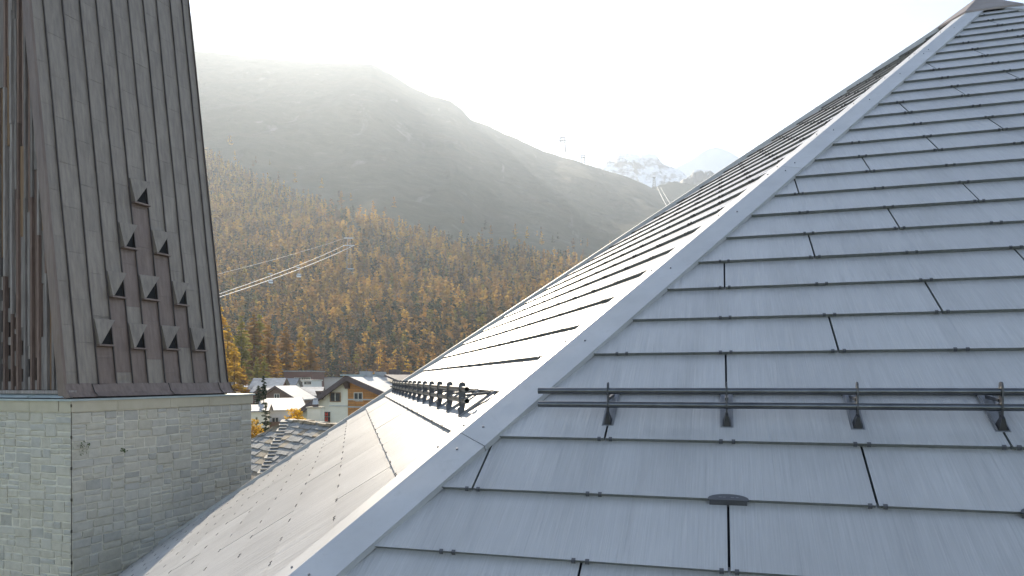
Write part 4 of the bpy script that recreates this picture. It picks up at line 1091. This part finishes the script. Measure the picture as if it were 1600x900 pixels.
for (x, y, Y, hgt, lab) in ((397,655,80,2.6,'orange-yellow shrub at the very edge of the stone tower'), (459,638,66,3.,'yellow shrub glowing under the hotel eaves'), (466,641,66.5,2.4,'second yellow shrub under the hotel eaves, nearer the chimney')):
    p = at(x, y, Y) - Z1*hgt; plant('yellow_shrub', bush_cr[0], tm_bush, p, hgt/3.2, lab, 'shrub', 'yellow shrubs', wide=1.)

# forest on the slope: the nearest 290 as single trees, the rest as one mass
protos = [mesh_from('crown', *crown_mesh(520, 10., 1.9+.14*s, .5, 20+s, prof=.62+.08*s, limbs=38), M['larch_orange']) for s in range(5)]
tone = ['larch_gold','larch_orange','larch_rust','spruce','larch_lime']
cols = {'larch_gold': (.50,.30,.07), 'larch_orange': (.36,.19,.05), 'larch_rust': (.16,.10,.055), 'spruce': (.032,.048,.026), 'larch_lime': (.19,.16,.035)}
def density(xp, v, P):
    q = to_px(P); y = q[1]
    top = lerp_pts([(300,238),(340,254),(420,296),(520,338),(600,358),(700,382),(800,402),(900,418),(1000,425),(1200,440)], xp)
    n_ = fbm(P.x*.006, P.y*.006, 3., 4)
    d = 1.0 if y > top+18 else (.3 if y > top-6 else (.006 if y > top-40 else .0))
    # open lane crossing the wood
    lane = abs((xp-560)*.62 - (y-372)) if 540 < xp < 720 else 99
    if lane < 9 and n_ < .35: d *= .12
    if n_ < -.35: d *= .45
    return d
TREES = []
tries = 0
while len(TREES) < 11000 and tries < 110000:
    tries += 1
    xp = rng.uniform(250, 1130); Yt = math.sqrt(rng.uniform(310**2, 1700**2)); v = (Yt-Y_FOOT)/(Y_RIDGE-Y_FOOT)
    P = terrain(xp, v); q = to_px(P)
    if q[1] > 640 or q[1] < 150: continue
    if xp > 560 and q[1] > 612 - (xp-600)*.67 + 45: continue      # hidden behind the church roof
    if xp < 330 and not (xp > 285): continue
    if rng.random() > density(xp, v, P): continue
    TREES.append((P, xp, q[1], v))
TREES.sort(key=lambda t: t[0].y)
def pick_tone(P, y):
    n_ = fbm(P.x*.011+5, P.y*.011, 9., 3); r_ = random.random()
    if y > 500: wts = (.16,.30,.22,.26,.06)
    elif y > 420: wts = (.28,.32,.20,.14,.06)
    else: wts = (.32,.32,.22,.09,.05)
    if n_ > .25: wts = (wts[0]*.3, wts[1]*.5, wts[2], wts[3]*2.2, wts[4])
    if n_ < -.2: wts = (wts[0]*1.7, wts[1]*1.3, wts[2], wts[3]*.4, wts[4])
    return random.choices(tone, wts)[0]
words_ = {'larch_gold': 'golden', 'larch_orange': 'orange', 'larch_rust': 'rust-brown', 'spruce': 'dark green', 'larch_lime': 'yellow-green'}
N_IND = 285
for i, (P, xp, y, v) in enumerate(TREES[:N_IND]):
    tn = pick_tone(P, y); hgt = random.triangular(13, 30, 20)
    kind = 'spruce' if tn == 'spruce' else 'larch'
    plant(kind+'_tree', protos[i % 5], tm, P-Z1*.6, hgt/10, f'{words_[tn]} {kind} in the wood on the lowest mountain slope', kind, f'{words_[tn]} forest trees on the lower slope', mat=M[tn], wide=random.uniform(.85,1.15))
lowp = [crown_mesh(72, 1., .17+.02*s, .125, 40+s, prof=.6+.08*s, limbs=22) for s in range(6)]
VV, FF, CC = [], [], []; off = 0
for i, (P, xp, y, v) in enumerate(TREES[N_IND:]):
    a = random.uniform(0, 6.28); hgt = random.triangular(8, 25, 15)*(1-.2*v); V0, F0 = lowp[i % 6]; ca, sa_ = math.cos(a)*hgt, math.sin(a)*hgt; wd = random.uniform(.85,1.25)
    Vn = np.c_[(V0[:,0]*ca-V0[:,1]*sa_)*wd+P.x, (V0[:,0]*sa_+V0[:,1]*ca)*wd+P.y, V0[:,2]*hgt+P.z-.5]
    VV.append(Vn); FF.append(F0+off); off += len(Vn); c = np.array(cols[pick_tone(P, y)])*random.uniform(.75,1.25)
    CC.append(np.tile(c, (len(Vn), 1)))
fo_ = np_mesh('forest', np.concatenate(VV), np.concatenate(FF), M['forest'], cols=np.concatenate(CC))
tag(fo_, 'larch and spruce wood in autumn gold covering the far mountainside', 'forest', kind='stuff')

# ================================================================== CABLE CAR
def ground_hit(xp, y):
    lo, hi = 0., 1.
    for _ in range(40):
        mid = (lo+hi)/2
        if to_px(terrain(xp, mid))[1] > y: lo = mid
        else: hi = mid
    return terrain(xp, lo)
def lattice(name, base, top, wb, wt, label, arms, mat='steel', r_=.18):
    root = empty(name, base, label, 'pylon', 'cable car pylons')
    b = MB(); up_ = top-base
    cs = lambda k, w_: [base+up_*k+Vector((x*w_, y*w_, 0)) for x, y in ((-.5,-.5),(.5,-.5),(.5,.5),(-.5,.5))]
    n_ = 6
    for i in range(n_):
        k0, k1 = i/n_, (i+1)/n_; c0, c1 = cs(k0, wb+(wt-wb)*k0), cs(k1, wb+(wt-wb)*k1)
        for j in range(4):
            b.tube([c0[j], c1[j]], r_, 5); b.tube([c0[j], c1[(j+1) % 4]], r_*.6, 4)
    b.build('mast', M[mat], root)
    for (k, w_) in arms:
        b = MB(); p = base+up_*k; b.box(p, Vector((1,0,0)), Vector((0,1,0)), Z1, -w_/2, w_/2, -.8, .8, -max(.35,r_*1.6), max(.35,r_*1.6)); b.build('cross_arm', M[mat], root)
    return root
g1 = ground_hit(546, 440); D1 = g1.y-6; T1 = at(545, 372, D1); lattice('cable_pylon', g1-Z1*2, T1, 5, 2.2, 'pale lattice pylon in the wood where the cables end', [(1.0, 8.), (.84, 10.)], r_=.07)
g2 = ground_hit(548, 458); T2 = at(548, 420, g2.y-6); lattice('cable_pylon', g2-Z1*2, T2, 8, 4, 'shorter lattice pylon in the wood below the cable head', [(1.0, 5.)], r_=.06)
rp = at(879, 239, 2390); lattice('cable_pylon', rp, at(879, 215, 2390), 22, 14, 'dark pylon with two cross arms on the mountain ridge', [(1.0, 18.), (.8, 26.)], mat='hook', r_=1.3)
rp2 = at(911, 256, 2390); lattice('cable_pylon', rp2, at(911, 243, 2390), 12, 9, 'low platform pylon on the ridge right of the tall one', [(1.0, 16.), (.75, 16.)], mat='hook', r_=1.0)
rp3 = at(1022, 296, 2390); lattice('cable_pylon', rp3, at(1022, 277, 2390), 9, 5, 'small pylon in the saddle before the snowy peak', [(1.0, 12.)], mat='hook', r_=1.0)
def cable(p, q, sag, r_, label):
    b = MB(); pts = []
    for i in range(25):
        k = i/24; pts.append(p.lerp(q, k)-Z1*sag*4*k*(1-k))
    b.tube(pts, r_, 6); o = b.build('cable', M['cable'], None); tag(o, label, 'cable', 'cable car ropes'); return o, pts
_, ca1 = cable(at(538,383.5,D1), at(250,489,300), 2.2, .13, 'upper of the two bright haul cables crossing the golden wood')
_, ca2 = cable(at(553,383.5,D1), at(250,493,300), 2.6, .16, 'lower and brightest cable crossing the golden wood')
cable(at(542,371,D1), at(250,450,310), 1.5, .06, 'thin high cable above the two bright ones')
cable(at(1027,292,2380), at(1075,372,900), 8, .5, 'left cable running down from the saddle pylon')
cable(at(1032,292,2380), at(1090,372,900), 8, .4, 'right cable running down from the saddle pylon')
def gondola(x, y, Y, label, ytop):
    p = at(x, y, Y); root = empty('gondola', p, label, 'gondola', 'gondolas'); X_, Y_ = Vector((.9,.43,0)), Vector((-.43,.9,0)); s = Y/F
    hw, hh3 = 3.1*s, 2.4*s
    b = MB(); prof = [(-hw,-hh3),(-hw*.8,-hh3*1.15),(hw*.8,-hh3*1.15),(hw,-hh3),(hw,hh3*.4),(hw*.75,hh3),(-hw*.75,hh3),(-hw,hh3*.4)]
    b.prism([p+X_*a+Z1*c-Y_*hw*.7 for a, c in prof], [p+X_*a+Z1*c+Y_*hw*.7 for a, c in prof]); b.build('cabin', M['cabin'], root)
    for k in (-.62, 0, .62):
        b = MB(); b.box(p-Y_*(hw*.7+.02), X_, Z1, -Y_, hw*(k-.25), hw*(k+.25), -hh3*.25, hh3*.5, 0, .03); b.build('window', M['glass'], root)
    tp = at(x-1, ytop, Y); b = MB(); b.tube([p+Z1*hh3, p.lerp(tp, .6)+X_*.5, tp], .12, 6); b.box(tp, X_, Y_, Z1, -1.2, 1.2, -.25, .25, -.2, .25); b.build('hanger', M['steel'], root)
gondola(423, 440, 390, 'white gondola hanging left under the bright cables', 428)
gondola(467, 430.5, 440, 'white gondola hanging right under the bright cables', 418)
# ================================================================== HAZE
mt = bpy.data.materials.new('haze_air'); mt.use_nodes = True; t_ = mt.node_tree; t_.nodes.clear()
out = t_.nodes.new('ShaderNodeOutputMaterial'); pv = t_.nodes.new('ShaderNodeVolumePrincipled')
pv.inputs['Color'].default_value = (.78,.88,1.,1); pv.inputs['Density'].default_value = .00011; pv.inputs['Anisotropy'].default_value = .54
t_.links.new(pv.outputs[0], out.inputs['Volume'])
mb = MB(); mb.box((0,0,0), Vector((1,0,0)), Vector((0,1,0)), Z1, -8000, 8000, -4000, 5450, VG-1.6, 1700)
hz_o = mb.build('haze', mt); tag(hz_o, 'pale mountain haze filling the valley air', 'haze', kind='stuff')

# ================================================================== CLOUDS (outside the haze)
def cloud_mat(name, size, dens, lo, hi):
    mt = bpy.data.materials.new(name); mt.use_nodes = True; q = N(mt); q.t.nodes.clear()
    out = q.n('OutputMaterial'); pv = q.n('VolumePrincipled'); pv.inputs['Anisotropy'].default_value = .4; pv.inputs['Color'].default_value = (1,1,1,1)
    c = q.n('TexCoord'); nz = q.noise(c.outputs['Object'], 2.9, 8, .72, .5)
    ln = q.n('VectorMath', operation='LENGTH'); q.l(c.outputs['Object'], ln.inputs[0])
    sub = q.n('Math', operation='MULTIPLY_ADD'); q.l(ln.outputs['Value'], sub.inputs[0]); sub.inputs[1].default_value = -.5; q.l(nz, sub.inputs[2])
    r_ = q.n('MapRange'); q.l(sub.outputs[0], r_.inputs[0]); r_.inputs[1].default_value = lo; r_.inputs[2].default_value = hi; r_.inputs[3].default_value = 0; r_.inputs[4].default_value = dens
    q.l(r_.outputs[0], pv.inputs['Density']); q.l(pv.outputs[0], out.inputs['Volume']); return mt
def cloud(x, y, Y, wpx, hpx, label, dens, lo=.22, hi=.4):
    bm = bmesh.new(); bmesh.ops.create_icosphere(bm, subdivisions=4, radius=1)
    for v in bm.verts: v.co *= 1+.28*noise.fractal(v.co*1.7+Vector((x,y,0)), .9, 2, 4)
    me = bpy.data.meshes.new('cloud'); bm.to_mesh(me); bm.free(); me.materials.append(cloud_mat('cloud_vapour', wpx, dens, lo, hi))
    o = bpy.data.objects.new('cloud', me); COL.objects.link(o); o.location = at(x, y, Y); k = Y/F
    o.scale = (wpx/2*k, wpx/2*k, hpx/2*k); tag(o, label, 'cloud', 'small clouds'); return o
cloud(1086, 221, 6500, 80, 56, 'small white cloud puffing over the snow dome', .03, .06, .3)
cloud(1158, 8, 6500, 84, 46, 'small bright cloud cut by the top of the picture', .02, .06, .35)
a_, b_ = at(1200, 132, 8000), at(1331, 91.5, 8000)
mt = bpy.data.materials.new('contrail_vapour'); mt.use_nodes = True; q = N(mt); q.t.nodes.clear(); out = q.n('OutputMaterial'); pv = q.n('VolumePrincipled'); pv.inputs['Density'].default_value = .012; pv.inputs['Color'].default_value = (1,1,1,1)
q.l(pv.outputs[0], out.inputs['Volume'])
b = MB(); b.tube([a_, a_.lerp(b_, .3), a_.lerp(b_, .7), b_], [16, 14, 9, 3], 10); tag(b.build('contrail', mt), 'thin white aircraft contrail in the pale sky right of centre', 'contrail')
